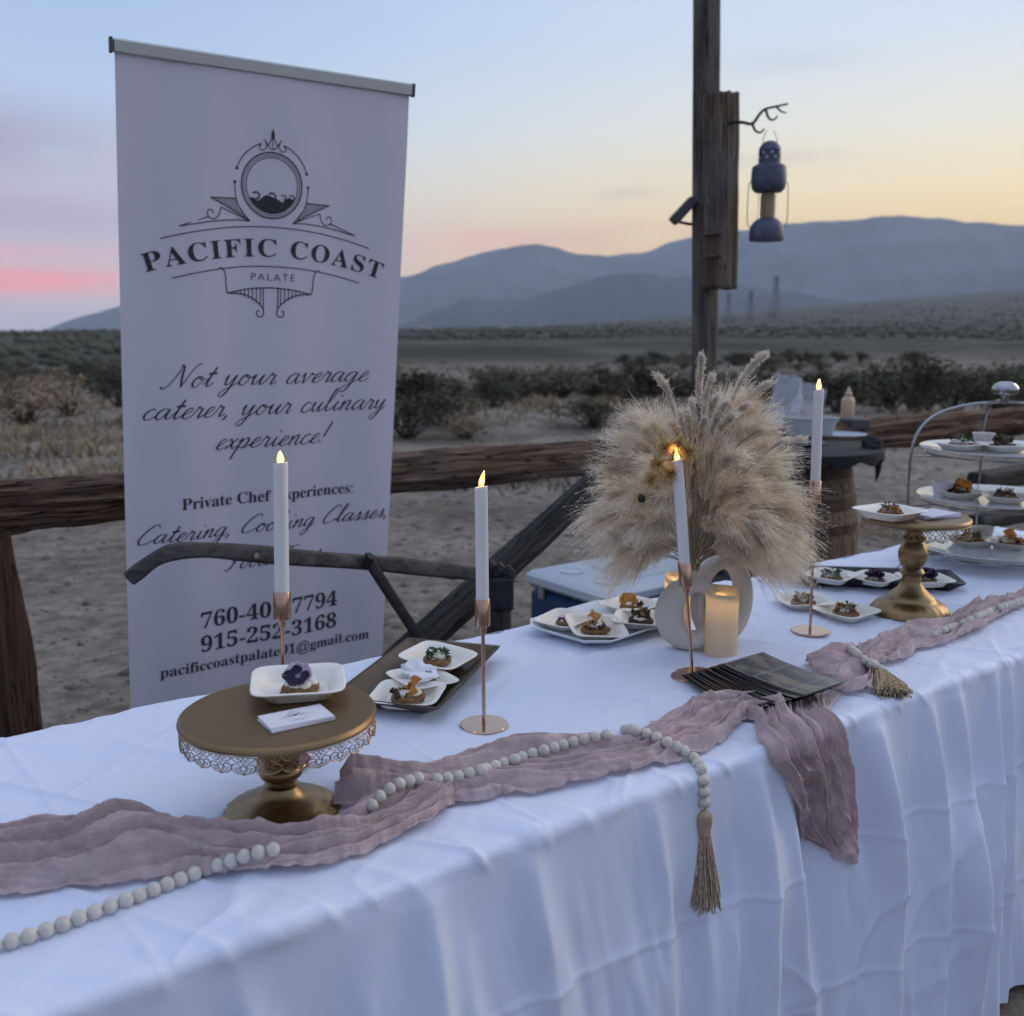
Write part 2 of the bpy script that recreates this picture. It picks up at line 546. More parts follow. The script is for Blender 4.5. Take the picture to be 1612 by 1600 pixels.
def ridge(name, prof, R0, seed, col, width, gully):
    pxs = np.array([p for p, _ in prof], float); pys = np.array([p for _, p in prof], float)
    azp = np.arctan((pxs - 806) / F * math.cos(PITCH)); elp_ = (513 - pys) / F
    n = 620
    a = np.radians(np.linspace(-75, 75, n))
    e = np.interp(a, azp, elp_)
    e = e + 0.0022 * fbm(a * 55, a * 0, seed, 4) + 0.006 * fbm(a * 7, a * 0 + 3, seed + 3, 2) * sstep(0.5, 0.7, np.abs(a))
    kk = np.linspace(-1, 1, 46)
    A, K = np.meshgrid(a, kk, indexing='ij')
    RAD = R0 + K * width + R0 * 0.02 * fbm(A * 9, K, seed + 1, 2)
    basez = RAD * far_el(np.degrees(A)) - 25
    top = R0 * (e * np.cos(a))[:, None]
    prof_ = np.clip(1 - np.abs(K), 0, 1) ** 0.85
    g = gully * (np.abs(vn(A * 120 + K * 3, K * 3, seed + 4)) * 1.3 + np.abs(vn(A * 260 + K * 2, K * 6, seed + 6)) * 0.6) * (1 - prof_ ** 6) * sstep(0, 0.25, prof_)
    Z = basez + (np.maximum(top - basez, 0)) * np.clip(prof_ - g, 0, 1)
    P = np.stack([RAD * np.sin(A), RAD * np.cos(A), Z], -1)
    m = mat(name + '_rock', col, rough=0.95, var=0.25, vscale=0.002, spec=0.05)
    tag(link(name, grid_mesh(name, P[::-1], m)), kind='structure')
ridge('mountains', [(-2500, 520), (-900, 500), (-200, 540), (0, 538), (60, 522), (130, 497), (190, 482), (300, 450), (420, 430), (540, 428), (640, 436), (700, 418), (760, 402), (810, 391), (850, 389), (885, 396), (930, 404), (1000, 402), (1060, 384), (1100, 376), (1180, 364), (1270, 354), (1350, 349), (1430, 345), (1500, 352), (1560, 357), (1612, 360), (1900, 372), (2600, 400), (6000, 470)],
      9000, 11, (0.11, 0.115, 0.13), 2400, 0.09)
ridge('foothills', [(-2500, 560), (400, 560), (560, 530), (640, 507), (690, 488), (735, 468), (770, 473), (800, 474), (840, 466), (870, 458), (920, 444), (960, 434), (1000, 430), (1090, 440), (1180, 452), (1300, 470), (1420, 490), (1700, 520), (6000, 560)],
      6300, 29, (0.06, 0.062, 0.07), 900, 0.10)

hz = bpy.data.materials.new('haze_air')
hz.use_nodes = True
ht = NT(hz.node_tree)
hz.node_tree.nodes.remove(hz.node_tree.nodes['Principled BSDF'])
pv = ht.n('ShaderNodeVolumePrincipled')
pv.inputs['Color'].default_value = (0.76, 0.87, 1.0, 1)
pv.inputs['Density'].default_value = 6.2e-5
pv.inputs['Anisotropy'].default_value = 0.0
ht.put(hz.node_tree.nodes['Material Output'].inputs['Volume'], pv.outputs[0])
hb = MB().box((0, 0, 300), (24600, 24600, 1420)).obj('haze', hz, smooth=False)
tag(hb, kind='stuff')

# ================================================================== TABLE AND CLOTH
T0, T1, S0, S1, ZT = 1.03, 1.796, -0.34, 3.37, 0.75
ER = 0.014
EA = ER * math.pi / 2
rngf = np.random.default_rng(5)
RID = []
for k in range(64):
    c = rngf.uniform(-0.3, 3.4)
    RID.append((c, rngf.uniform(-0.10, 0.16), rngf.uniform(0.010, 0.040), rngf.uniform(0.003, 0.013), rngf.uniform(0.0, 0.22), rngf.uniform(0.05, 0.6)))
for c, m_, w_, a_ in ((0.62, 0.10, 0.02, 0.012), (0.80, 0.08, 0.025, 0.014), (1.02, 0.05, 0.018, 0.010), (1.24, 0.06, 0.022, 0.018), (1.30, 0.16, 0.02, 0.012), (1.575, 0.02, 0.026, 0.026), (1.73, 0.05, 0.02, 0.016),
                      (1.82, 0.06, 0.022, 0.018), (1.96, -0.03, 0.016, 0.014), (2.02, -0.01, 0.012, 0.014), (2.13, 0.0, 0.012, 0.012), (1.50, 0.10, 0.03, -0.010), (1.40, 0.06, 0.035, -0.014)):
    RID.append((c, m_, w_, a_, 0.0, 0.9))
def cloth_disp(s, t):
    """outward offset of the cloth from the bare table, s along and t across (below T0 = down the front drop)"""
    s = np.asarray(s, float); t = np.asarray(t, float)
    d = np.maximum(T0 - t, 0)
    # wrinkles on the top: long soft tension lines, some running to the front edge
    q1, q2 = s * 0.82 + t * 0.57, -s * 0.57 + t * 0.82
    top = 0.0062 * fbm(q1 * 2.6, q2 * 11, 41, 5, 0.55) + 0.0040 * fbm(q1 * 16 + q2 * 3, q2 * 3.0, 47, 3)
    ridged = 1 - np.abs(2 * vn(s * 9 + t * 5, t * 1.6 - s * 0.8, 51)) * 1.6
    top = top + 0.011 * np.clip(ridged - 0.5, 0, 1) ** 1.4 * sstep(-0.02, 0.2, vn(s * 1.9, t * 2.2, 53) + 0.12)
    edge = np.exp(-np.maximum(t - T0, 0) / 0.10)
    rp = 1 - np.abs(2 * vn(s * 15 + (t - T0) * 9, (t - T0) * 2.0, 57)) * 1.5
    top = top + 0.009 * np.clip(rp - 0.35, 0, 1) ** 1.3 * edge
    cr1 = np.exp(-np.abs(vn(q1 * 1.6 + 0.5 * vn(q2 * 4, q1 * 3, 81), q2 * 5.2, 82)) / 0.024) + 0.8 * np.exp(-np.abs(vn(q1 * 6.5, q2 * 2.2 + 0.4 * vn(q1 * 5, q2 * 5, 83), 84)) / 0.026)
    top = top + 0.0052 * cr1 * sstep(-0.25, 0.15, vn(q1 * 3.1, q2 * 3.1, 85))
    for c_ in (1.285, 1.54):
        top = top + 0.0022 * np.exp(-((t - c_) / 0.0045) ** 2)
    for c_ in (0.30, 0.82, 1.33, 1.86, 2.38, 2.9):
        top = top + 0.0022 * np.exp(-((s - c_ - 0.004 * np.sin(t * 9)) / 0.0045) ** 2)
    # folds of the drop
    fd = np.zeros_like(s + t)
    for (c, m_, w_, a_, d0, dl) in RID:
        ww = w_ * (1 + 0.9 * d)
        gain = sstep(d0, d0 + 0.22, d + (0.05 if d0 == 0 else 0)) * (1 if dl > 0.7 else (1 - 0.6 * sstep(d0 + dl, d0 + dl + 0.3, d)))
        fd = fd + 1.7 * a_ * gain * np.exp(-np.abs((s - c - m_ * d + 0.01 * np.sin(d * 7 + c * 9)) / ww) ** 1.6)
    fd = fd + 0.055 * vn(s * 4.3 + 0.4 * d, d * 0.8, 61) * sstep(0.0, 0.5, d) + 0.020 * vn(s * 11 - d * 2.0, d * 2.0, 63) * sstep(0, 0.3, d) + 0.010 * fbm(s * 20 - d * 3.5, d * 3.0 + s, 69, 3) * sstep(0, 0.25, d)
    dg = 1 - np.abs(2 * vn((s + d * 0.9) * 5.5, (d - s * 0.5) * 2.2, 67)) * 1.7
    fd = fd + 0.006 * np.clip(dg - 0.45, 0, 1) * sstep(0.1, 0.3, d)
    cr2 = np.exp(-np.abs(vn((s + 0.55 * d) * 4.2 + 0.4 * vn(s * 5, d * 5, 86), (d - 0.3 * s) * 2.0, 87)) / 0.026) + np.exp(-np.abs(vn((s - 0.5 * d) * 4.8 + 0.4 * vn(s * 6, d * 4, 88), (d + 0.4 * s) * 1.8, 89)) / 0.026)
    fd = fd + 0.0062 * cr2 * sstep(0.05, 0.25, d) * sstep(-0.25, 0.2, vn(s * 3.3, d * 3.0, 90))
    fd = fd + 0.035 * d + 0.0022 * np.exp(-((d - 0.235 - 0.003 * np.sin(s * 7)) / 0.005) ** 2) + 0.0022 * np.exp(-((d - 0.49 - 0.003 * np.sin(s * 6)) / 0.005) ** 2)
    k = sstep(0.0, 0.05, d)
    return top * (1 - k) + fd * k + 0.001
def surf(s, t, h):
    """point of the table skin: s along, t across, h off the surface; arrays in, (..., 3) out"""
    s = np.asarray(s, float); t = np.asarray(t, float); h = np.asarray(h, float)
    d = np.maximum(T0 - t + 0.0, 0)
    ang = np.clip(d / ER, 0, math.pi / 2)
    tt = np.where(d > 0, T0 - ER * np.sin(ang), t) - h * np.sin(ang)
    zz = np.where(d > 0, ZT - ER + ER * np.cos(ang) - np.maximum(d - EA, 0), ZT) + h * np.cos(ang)
    return np.stack([0.8 * s - 0.6 * tt, 0.6 * s + 0.8 * tt, zz], -1)
def px2st(px, py):
    p = onz(px, py, ZT)
    t = -0.6 * p.x + 0.8 * p.y
    if t >= T0: return (0.8 * p.x + 0.6 * p.y, t)
    d = ray(px, py)
    k = (T0 - ER - 0.012) / (-0.6 * d.x + 0.8 * d.y)
    q = d * k
    return (0.8 * q.x + 0.6 * q.y, T0 - EA - (ZT - ER - (CAMH + q.z)))

clothM = mat('white_cotton', (0.72, 0.765, 0.90), rough=0.5, bump=0.0012, bscale=520, spec=0.4, sheen=0.25)
ss = np.arange(S0, S1, 0.0046)
tt_ = np.concatenate([np.linspace(T1, T0 + 0.004, 168), T0 - np.linspace(0, EA, 6), T0 - EA - np.linspace(0.005, 0.722, 140)])
SS, TT = np.meshgrid(ss, tt_, indexing='ij')
H_ = cloth_disp(SS, TT)
hem = 0.735 + EA
lift = 0.10 * sstep(1.93, 2.25, SS) * 0 
P = surf(SS, TT, H_)
cl_top = grid_mesh('tablecloth', P, clothM)
# back drop and the two ends join the same cloth
def skirt(p0, p1, outv, n, seed):
    a = np.linspace(0, 1, n); d = np.linspace(0, 1, 24)
    A, Dp = np.meshgrid(a, d, indexing='ij')
    L = (p1 - p0).length
    off = 0.002 + 0.03 * vn(A * L * 6, Dp * 1.2, seed) * sstep(0, 0.6, Dp) + 0.03 * Dp + 0.012 * np.minimum(Dp * 20, 1)
    q = np.zeros((n, 24, 3))
    for i in range(3):
        q[..., i] = p0[i] + (p1[i] - p0[i]) * A + outv[i] * off
    q[..., 2] = ZT + 0.001 - Dp * 0.735
    return q
mb = MB()
b = grid_mesh('t', skirt(W(S1 - 0.006, T1, 0), W(S0, T1, 0), V3, 160, 71), None)
c = grid_mesh('t', skirt(W(S0, T1, 0), W(S0, T0, 0), -U3, 60, 72), None)
d_ = grid_mesh('t', skirt(W(S1 - 0.006, T0, 0), W(S1 - 0.006, T1, 0), U3, 60, 73), None)
import bmesh
bm = bmesh.new()
for me in (cl_top, b, c, d_):
    bm.from_mesh(me)
bm.to_mesh(cl_top)
bm.free()
cl_top.polygons.foreach_set('use_smooth', [True] * len(cl_top.polygons))
tablecloth = link('tablecloth', cl_top)
tag(tablecloth, 'long white tablecloth covering the buffet table and hanging to the ground', 'tablecloth')
tb = thing('folding_table', 'long folding table hidden under the white tablecloth', 'table', W((S0 + S1) / 2, (T0 + T1) / 2, 0), math.atan2(0.6, 0.8))
MB().box((0, 0, 0.728), (S1 - S0 - 0.04, T1 - T0 - 0.04, 0.03), bev=0.005).obj('tabletop', mat('table_plastic', (0.5, 0.5, 0.5)), tb)
for sx in (-1.75, -0.1, 0.1, 1.75):
    for sy in (-0.28, 0.28):
        MB().tube([(sx, sy, 0), (sx, sy, 0.715)], 0.014, 8).obj('leg', mat('table_steel', (0.25, 0.25, 0.26), 0.4, 0.8), tb)

# ------------------------------------------------------------------ mauve gauze runner
def runner_piece(outline, n, m, hmax, hprof, seed, folds, base=0.003, edge_lift=0.0, drape=False):
    """outline: list of ((px,py) far edge, (px,py) near edge); returns grid of points"""
    A = smooth_path([(*px2st(*a), 0) for a, _ in outline], n)
    B = smooth_path([(*px2st(*b), 0) for _, b in outline], n)
    A = np.array([tuple(v) for v in A]); B = np.array([tuple(v) for v in B])
    q = np.linspace(0, 1, n)[:, None]; p = np.linspace(0, 1, m)[None, :]
    S = A[:, 0:1] * (1 - p) + B[:, 0:1] * p
    T = A[:, 1:2] * (1 - p) + B[:, 1:2] * p
    L = np.concatenate([[0], np.cumsum(np.hypot(np.diff((A[:, 0] + B[:, 0]) / 2), np.diff((A[:, 1] + B[:, 1]) / 2)))])[:, None]
    wob = 0.006 * fbm(L * 22 + p * 1.5, p * 3, seed + 3, 3)
    rag = sstep(0.42, 0.5, np.abs(p - 0.5)) * 0.0055 * fbm(L * 70, p * 2 + seed, seed + 31, 3)
    S = S + rag * 0.6; T = T + rag
    S = S + wob; T = T + 0.014 * fbm(L * 16, p * 1.5, seed + 9, 4) * (1 if not drape else 0.6)
    hm = np.interp(q, [a for a, _ in hprof], [b for _, b in hprof])
    arch = 0.10 + 0.90 * np.clip(np.sin(np.pi * np.clip(p, 0.0, 1.0)), 0, 1) ** 0.5
    # soft pleats that wander along the length, a few deep ones and many shallow ones
    pleat = lambda y: (0.5 - 0.5 * np.cos(2 * np.pi * y))
    w1 = 0.55 * vn(L * 4.5, p * 1.3, seed) + 0.30 * vn(L * 11, p * 2.4, seed + 2)
    x = p * folds * 0.50 + w1 * 1.7
    big = pleat(x + 0.13 * seed)
    mid = pleat(x * 2.3 + 0.9 * vn(L * 9, p * 3.5, seed + 4))
    fine = pleat(x * 6.3 + 1.8 * vn(L * 15, p * 7, seed + 6))
    m1 = sstep(-0.35, 0.3, vn(L * 7, p * 3, seed + 14)); m2 = sstep(-0.3, 0.3, vn(L * 12 + 4, p * 4, seed + 15))
    bend = 1 - np.abs(2 * vn(L * 16 + p * 2.5, p * 1.6, seed + 20)) * 1.6             # a few soft cross buckles
    cross = vn(L * 55, x * 2.2, seed + 7)
    lump = 0.35 + 1.3 * (vn(L * 6, p * 1.4, seed + 8) + 0.5)
    h = hm * arch * lump * (0.20 + 0.80 * big ** 1.4) + ((0.004 + 0.0135 * m1) * mid ** 1.3 + (0.0020 + 0.0052 * m2) * fine + 0.004 * np.clip(bend, 0, 1) ** 1.5) * arch ** 0.35 * sstep(0, 0.012, hm) + 0.0022 * cross * arch ** 0.3
    h = base + np.maximum(h, 0) * hmax / 0.03
    h = h + cloth_disp(S, T)
    return surf(S, T, h)
gauze = mat('mauve_gauze', (0.60, 0.455, 0.44), rough=0.85, var=0.16, vscale=30, bump=0.002, bscale=300, stretch=(1, 1, 1), spec=0.15, translucent=0.22, sheen=0.4, alpha=0.93)
rp = []
rp.append(runner_piece([((-230, 1362), (-230, 1430)), ((-40, 1338), (-40, 1418)), ((60, 1324), (60, 1412)), ((145, 1308), (140, 1407)), ((205, 1296), (250, 1386)), ((290, 1310), (340, 1383)), ((400, 1330), (430, 1384)),
                        ((490, 1326), (520, 1366)), ((580, 1290), (610, 1336)), ((650, 1262), (682, 1306)), ((698, 1250), (714, 1268))], 390, 110, 0.030,
                       [(0, 0.012), (0.1, 0.024), (0.27, 0.026), (0.36, 0.040), (0.47, 0.026), (0.62, 0.020), (0.8, 0.028), (0.93, 0.026), (1, 0.012)], 100, 9.0))
rp.append(runner_piece([((548, 1228), (528, 1286)), ((560, 1222), (575, 1284)), ((640, 1218), (640, 1270)), ((700, 1205), (720, 1268)), ((760, 1182), (800, 1263)), ((830, 1168), (860, 1254)), ((900, 1168), (920, 1243)),
                        ((960, 1168), (1000, 1225)), ((1020, 1145), (1080, 1201)), ((1075, 1118), (1135, 1168)), ((1120, 1110), (1170, 1144)), ((1160, 1108), (1190, 1130)), ((1212, 1112), (1228, 1126))], 360, 100, 0.030,
                       [(0, 0.02), (0.06, 0.036), (0.2, 0.026), (0.4, 0.018), (0.6, 0.015), (0.75, 0.018), (0.88, 0.022), (0.94, 0.012), (1, 0.006)], 130, 6.5))
rp.append(runner_piece([((1098, 1104), (1082, 1140)), ((1180, 1098), (1140, 1136)), ((1240, 1118), (1185, 1142)), ((1278, 1160), (1215, 1180)), ((1298, 1205), (1232, 1232)), ((1306, 1260), (1252, 1290)), ((1306, 1305), (1275, 1322)), ((1312, 1338), (1298, 1336))],
                       220, 90, 0.026, [(0, 0.005), (0.2, 0.007), (0.36, 0.024), (0.55, 0.026), (0.8, 0.016), (1, 0.008)], 160, 4.0, 0.004, drape=True))
rp.append(runner_piece([((1328, 1092), (1230, 1100)), ((1333, 1125), (1262, 1140)), ((1341, 1165), (1288, 1180)), ((1344, 1200), (1300, 1215)), ((1338, 1245), (1302, 1255)), ((1337, 1300), (1304, 1300)), ((1336, 1352), (1306, 1350))],
                       200, 64, 0.022, [(0, 0.006), (0.3, 0.022), (0.6, 0.013), (1, 0.006)], 190, 3.0, 0.003, drape=True))
rp.append(runner_piece([((1262, 1050), (1290, 1080)), ((1296, 1040), (1325, 1100)), ((1335, 1034), (1362, 1098)), ((1362, 1026), (1378, 1060)), ((1390, 1008), (1408, 1046)), ((1430, 1000), (1450, 1032)), ((1480, 985), (1500, 1017)), ((1540, 964), (1555, 986)),
                        ((1600, 945), (1608, 960)), ((1670, 922), (1678, 938)), ((1760, 895), (1768, 910))], 320, 70, 0.03,
                       [(0, 0.014), (0.12, 0.036), (0.22, 0.034), (0.3, 0.020), (0.42, 0.034), (0.52, 0.022), (0.7, 0.026), (1, 0.02)], 220, 4.0))
bm = bmesh.new()
for g in rp:
    me = grid_mesh('t', g, None)
    bm.from_mesh(me)
bmesh.ops.recalc_face_normals(bm, faces=bm.faces)
rme = bpy.data.meshes.new('table_runner')
bm.to_mesh(rme)
rme.materials.append(gauze)
rme.polygons.foreach_set('use_smooth', [True] * len(rme.polygons))
BV_R = BVHTree.FromBMesh(bm)
bm.free()
tag(link('table_runner', rme), 'crinkled mauve gauze runner winding along the white table and over its edge', 'table runner')
bm = bmesh.new(); bm.from_mesh(cl_top); BV_C = BVHTree.FromBMesh(bm); bm.free()

def drop_st(s, t, both=True):
    """topmost surface point over (s, t) and its outward direction"""
    p = Vector(surf(s, t, 0.25)); q = Vector(surf(s, t, 0.0))
    d = (q - p).normalized()
    best = None
    for bv in ((BV_R, BV_C) if both else (BV_C,)):
        hit = bv.ray_cast(p, d, 0.4)
        if hit[0] is not None and (best is None or hit[3] < best[1]):
            best = (hit[0], hit[3])
    return (best[0] if best else q), -d
def see(px, py):
    o, d = Vector((0, 0, CAMH)), ray(px, py).normalized()
    best = None
    for bv in (BV_R, BV_C):
        h = bv.ray_cast(o, d)
        if h[0] is not None and (best is None or h[3] < best[1]): best = (h[0], h[3])
    q = best[0]
    t = -0.6 * q.x + 0.8 * q.y
    return q, (Vector((0, 0, 1)) if t > T0 + 0.01 else (-V3 * 0.9 + Vector((0, 0, 0.44)) if q.z > ZT - 0.03 else -V3))
def rest(px, py, both=False):
    s, t = px2st(px, py)
    return drop_st(s, t, both)[0]

# ------------------------------------------------------------------ bead garlands with tassels
beadM = mat('pale_wood_bead', (0.56, 0.52, 0.45), rough=0.6, var=0.08, vscale=90, bump=0.0003, bscale=300, rnd=0.05)
cordM = mat('jute_cord', (0.38, 0.30, 0.20), rough=0.9, var=0.25, vscale=60)
bead_me = MB().lathe([(0.0018, 0.0086)] + [(0.0092 * math.sin(a), 0.0092 * math.cos(a) * 0.95) for a in np.linspace(0.28, math.pi - 0.28, 11)] + [(0.0018, -0.0086)], 16).me('bead', beadM)
def garland_beads(t, px, step, hoff=0.0085, lim=0.0):
    path = smooth_path([(a, b, 0) for a, b in px], 1500)
    pts = []
    for p in path:
        q, nrm = see(p.x, p.y)
        pts.append(q + nrm * hoff)
    # smooth the height a little so beads ride over folds
    A_ = np.array([tuple(p) for p in pts])
    w_ = np.concatenate([np.arange(1, 38), [38], np.arange(37, 0, -1)]).astype(float); w_ /= w_.sum()
    Ap = np.concatenate([np.repeat(A_[:1], 37, 0), A_, np.repeat(A_[-1:], 37, 0)])
    Ap[:37] = 2 * A_[0] - A_[1:38][::-1]; Ap[-37:] = 2 * A_[-1] - A_[-38:-1][::-1]
    sm = [Vector(v) for v in np.stack([np.convolve(Ap[:, c], w_, 'valid') for c in range(3)], 1)]
    last = None
    out = []
    acc = 0
    for i, p in enumerate(sm):
        if last is None or ((p - last).length >= step and all((p - b_).length > step * 0.93 for b_ in out[-8:])):
            d = (sm[min(i + 8, len(sm) - 1)] - sm[max(i - 8, 0)]).normalized()
            o = link('bead', bead_me, t, p - t.location, d.to_track_quat('Z', 'X').to_euler())
            o.rotation_euler.rotate_axis('Z', i * 1.7)
            last = p
            out.append(p)
    return out
def strands_tassel(top, dirv, L, spread, n, seed, r=0.0009, flatten=None, crinkle=0.002):
    rr = random.Random(seed)
    mb = MB()
    dirv = dirv.normalized()
    a = dirv.orthogonal().normalized(); b_ = dirv.cross(a)
    for k in range(n):
        th = rr.uniform(0, 2 * math.pi); q = math.sqrt(rr.random())
        o = (a * math.cos(th) + b_ * math.sin(th)) * q
        if flatten is not None:
            o = o - flatten * o.dot(flatten) * 0.8
        ln = L * rr.uniform(0.86, 1.06)
        pts = []
        ph = rr.uniform(0, 6)
        for i in range(6):
            f = i / 5
            w = spread * (0.28 + 0.72 * f ** 0.8)
            p = top + dirv * (ln * f) + o * w + (a * math.sin(ph + f * 5) + b_ * math.cos(ph * 2 + f * 6)) * crinkle * f
            pts.append(p)
        mb.tube(pts, [r * rr.uniform(0.8, 1.4)] * 6, 4)
    return mb
g1 = thing('bead_garland', 'long garland of pale wooden beads with a tan tassel hanging over the front table edge', 'bead garland', rest(1095, 1195, True))
garland_beads(g1, [(-190, 1552), (-35, 1508), (60, 1480), (150, 1446), (240, 1412), (330, 1377), (400, 1354), (438, 1346)], 0.0176)
garland_beads(g1, [(585, 1275), (604, 1256), (632, 1240), (672, 1230)], 0.0176, 0.0065)
garland_beads(g1, [(688, 1228), (722, 1223), (776, 1208), (836, 1188), (900, 1170), (950, 1158), (962, 1157)], 0.0176, 0.0005)
bp = garland_beads(g1, [(984, 1155), (992, 1154), (1030, 1166), (1068, 1184), (1092, 1200), (1102, 1222), (1104, 1245), (1105, 1262)], 0.0176, 0.0065)
tp = bp[-1] + Vector((0, 0, -0.012))
MB().tube([bp[-1], tp, tp + Vector((0, 0, -0.01))], 0.002, 6).obj('cord', cordM, g1, loc=-g1.location)
cap = MB().lathe([(0.003, 0.0), (0.0105, -0.006), (0.0125, -0.016), (0.0115, -0.026), (0.0095, -0.032), (0.0105, -0.036), (0.0095, -0.040)], 18)
cap.obj('tassel_head', cordM, g1, loc=tp - g1.location)
tasM = mat('tan_tassel_thread', (0.37, 0.29, 0.205), rough=0.85, var=0.35, vscale=160)
strands_tassel(tp + Vector((0, 0, -0.034)), Vector((0.02, -0.02, -1)), 0.122, 0.026, 230, 3).obj('tassel', tasM, g1, loc=-g1.location)

g2 = thing('bead_garland', 'short bead garland tied round the knotted runner, its frayed tassel lying on the cloth', 'bead garland', rest(1390, 1050, True))
bp2 = garland_beads(g2, [(1338, 1026), (1348, 1034), (1362, 1046), (1376, 1052), (1388, 1060)], 0.0150, 0.006)
garland_beads(g2, [(1470, 1000), (1495, 990), (1520, 980), (1550, 966), (1580, 955), (1612, 946)], 0.0176, 0.001)
pt = bp2[-1]
e1 = rest(1425, 1100, True) + Vector((0, 0, 0.01))
dd = (e1 - pt)
strands_tassel(pt, dd, dd.length * 1.05, 0.034, 200, 8, flatten=Vector((0, 0, 1)), crinkle=0.006).obj('tassel', mat('straw_tassel_thread', (0.46, 0.36, 0.22), rough=0.85, var=0.35, vscale=160), g2, loc=-g2.location)

# ================================================================== BANNER
BO = Vector((-0.977, 2.710, CAMH + 0.681))
BM = Matrix.Rotation(0.6277, 4, 'Z') @ Matrix.Rotation(0.1394, 4, 'X')
BH, BW = 2.085, 0.84
ban = thing('roll_up_banner', 'tall lilac roll-up banner printed with a round wave emblem and catering contact lines', 'banner', BO + (BM @ Vector((0, 0, -BH))), 0)
BINV = Matrix.Translation(BM @ Vector((0, 0, BH)))      # from the banner's top corner to its foot
BMX = BINV @ BM                                         # local (u, off, -v) -> banner thing space
def rip(u, v):
    return (0.005 * vn(u * 7 + v * 0.7, v * 0.9, 301) + 0.0035 * np.sin(u * 21 + 1.2 * np.sin(v * 1.7)) * sstep(0.0, 0.2, v) + 0.006 * np.abs(u / BW - 0.5) ** 3 * 8 * 0.6)
uu, vv = np.meshgrid(np.linspace(0, BW, 90), np.linspace(0, BH - 0.02, 150), indexing='ij')
edge = 0.004 * vn(vv * 2.2, uu * 0, 305)
Pb = np.stack([uu + edge * (uu / BW), rip(uu, vv), -vv], -1)
panel_m = mat('lilac_banner_vinyl', (0.60, 0.58, 0.63), rough=0.5, spec=0.35, var=0.02, vscale=3)
link('panel', grid_mesh('panel', Pb[:, ::-1], panel_m), ban, mtx=BMX)
railM = mat('satin_aluminium', (0.52, 0.54, 0.53), rough=0.35, metal=0.9)
tr = MB().box((BW / 2, 0.0, -0.002), (BW + 0.012, 0.016, 0.034), bev=0.004).obj('top_rail', railM, ban, mtx=BMX)
capM = mat('dark_grey_plastic', (0.06, 0.06, 0.07), rough=0.5)
for x in (-0.009, BW + 0.009):
    MB().box((x, 0.0, -0.002), (0.006, 0.02, 0.038), bev=0.002).obj('end_cap', capM, tr)
pole_top = BMX @ Vector((BW / 2, 0.03, -0.01)); pole_bot = BMX @ Vector((BW / 2, 0.06, -BH + 0.03))
MB().tube([pole_top, pole_bot], 0.011, 10).obj('support_pole', railM, ban)
MB().box((0.42, 0.05, -BH + 0.04), (0.86, 0.10, 0.08), bev=0.02).obj('base', railM, ban, mtx=BMX)
for x in (0.12, 0.72):
    MB().box((x, 0.03, -BH - 0.006), (0.03, 0.36, 0.012), bev=0.004).obj('foot', capM, ban, mtx=BMX)
inkM = mat('dark_green_ink', (0.030, 0.040, 0.040), rough=0.55, spec=0.3)

def print_mesh(name, v2, faces, parent, M=None, off=0.0014):
    """flat print: 2-D points (u, v) laid on the banner's rippled face"""
    a = np.array(v2, float)
    y = rip(a[:, 0], a[:, 1]) - off
    v = np.stack([a[:, 0], y, -a[:, 1]], -1)
    me = mesh(name, v, faces, inkM, False)
    return link(name, me, parent, mtx=BMX)
def uni(base_u, base_l, s, extra=None, digits=None):
    o = ''
    for ch in s:
        if extra and ch in extra: o += extra[ch]
        elif 'A' <= ch <= 'Z': o += chr(base_u + ord(ch) - 65)
        elif 'a' <= ch <= 'z': o += chr(base_l + ord(ch) - 97)
        elif digits and '0' <= ch <= '9': o += chr(digits + ord(ch) - 48)
        else: o += ch
    return o
serif = lambda s: uni(0x1D400, 0x1D41A, s, None, 0x1D7CE)
def text2d(body, u0, u1, vbase, arc=None, off=0.0, space=1.0, xs=None, shear=0.0, height=None, stretch=1.0):
    """lettering fitted between u0 and u1 on the baseline v; returns 2-D points and faces"""
    c = bpy.data.curves.new('lettering', 'FONT')
    c.body = body
    c.size = 1.0
    c.space_character = space
    c.offset = off
    c.shear = shear
    c.resolution_u = 6
    o = bpy.data.objects.new('lettering', c)
    COL.objects.link(o)
    dg = bpy.context.evaluated_depsgraph_get()
    me = o.evaluated_get(dg).to_mesh()
    n = len(me.vertices)
    co = np.zeros(n * 3); me.vertices.foreach_get('co', co); co = co.reshape(-1, 3)[:, :2]
    faces = [tuple(p.vertices) for p in me.polygons]
    o.evaluated_get(dg).to_mesh_clear()
    bpy.data.objects.remove(o); bpy.data.curves.remove(c)
    x0, x1 = co[:, 0].min(), co[:, 0].max()
    k = (u1 - u0) / (x1 - x0)
    ky = k * stretch if height is None else height / max(1e-6, np.percentile(co[:, 1], 99.5))
    u = u0 + (co[:, 0] - x0) * k
    h = co[:, 1] * ky
    v = vbase - h
    if arc:
        uc, Rr = arc                     # baseline bends down towards both ends on a circle of radius Rr
        th = (u - uc) / Rr
        rad_ = Rr + h
        u = uc + rad_ * np.sin(th)
        v = vbase + Rr - rad_ * np.cos(th)
    return np.stack([u, v], -1), faces
def ribbon(pts, w=0.0028, closed=False):
    P = [np.array(p, float) for p in pts]
    n = len(P)
    v, f = [], []
    for i in range(n):
        a = P[(i - 1) % n] if closed else P[max(i - 1, 0)]
        b = P[(i + 1) % n] if closed else P[min(i + 1, n - 1)]
        d = b - a
        d = d / (np.hypot(*d) + 1e-9)
        nn = np.array([-d[1], d[0]]) * w / 2
        v += [P[i] + nn, P[i] - nn]
    for i in range(n if closed else n - 1):
        j = (i + 1) % n
        f.append((2 * i, 2 * j, 2 * j + 1, 2 * i + 1))
    return v, f
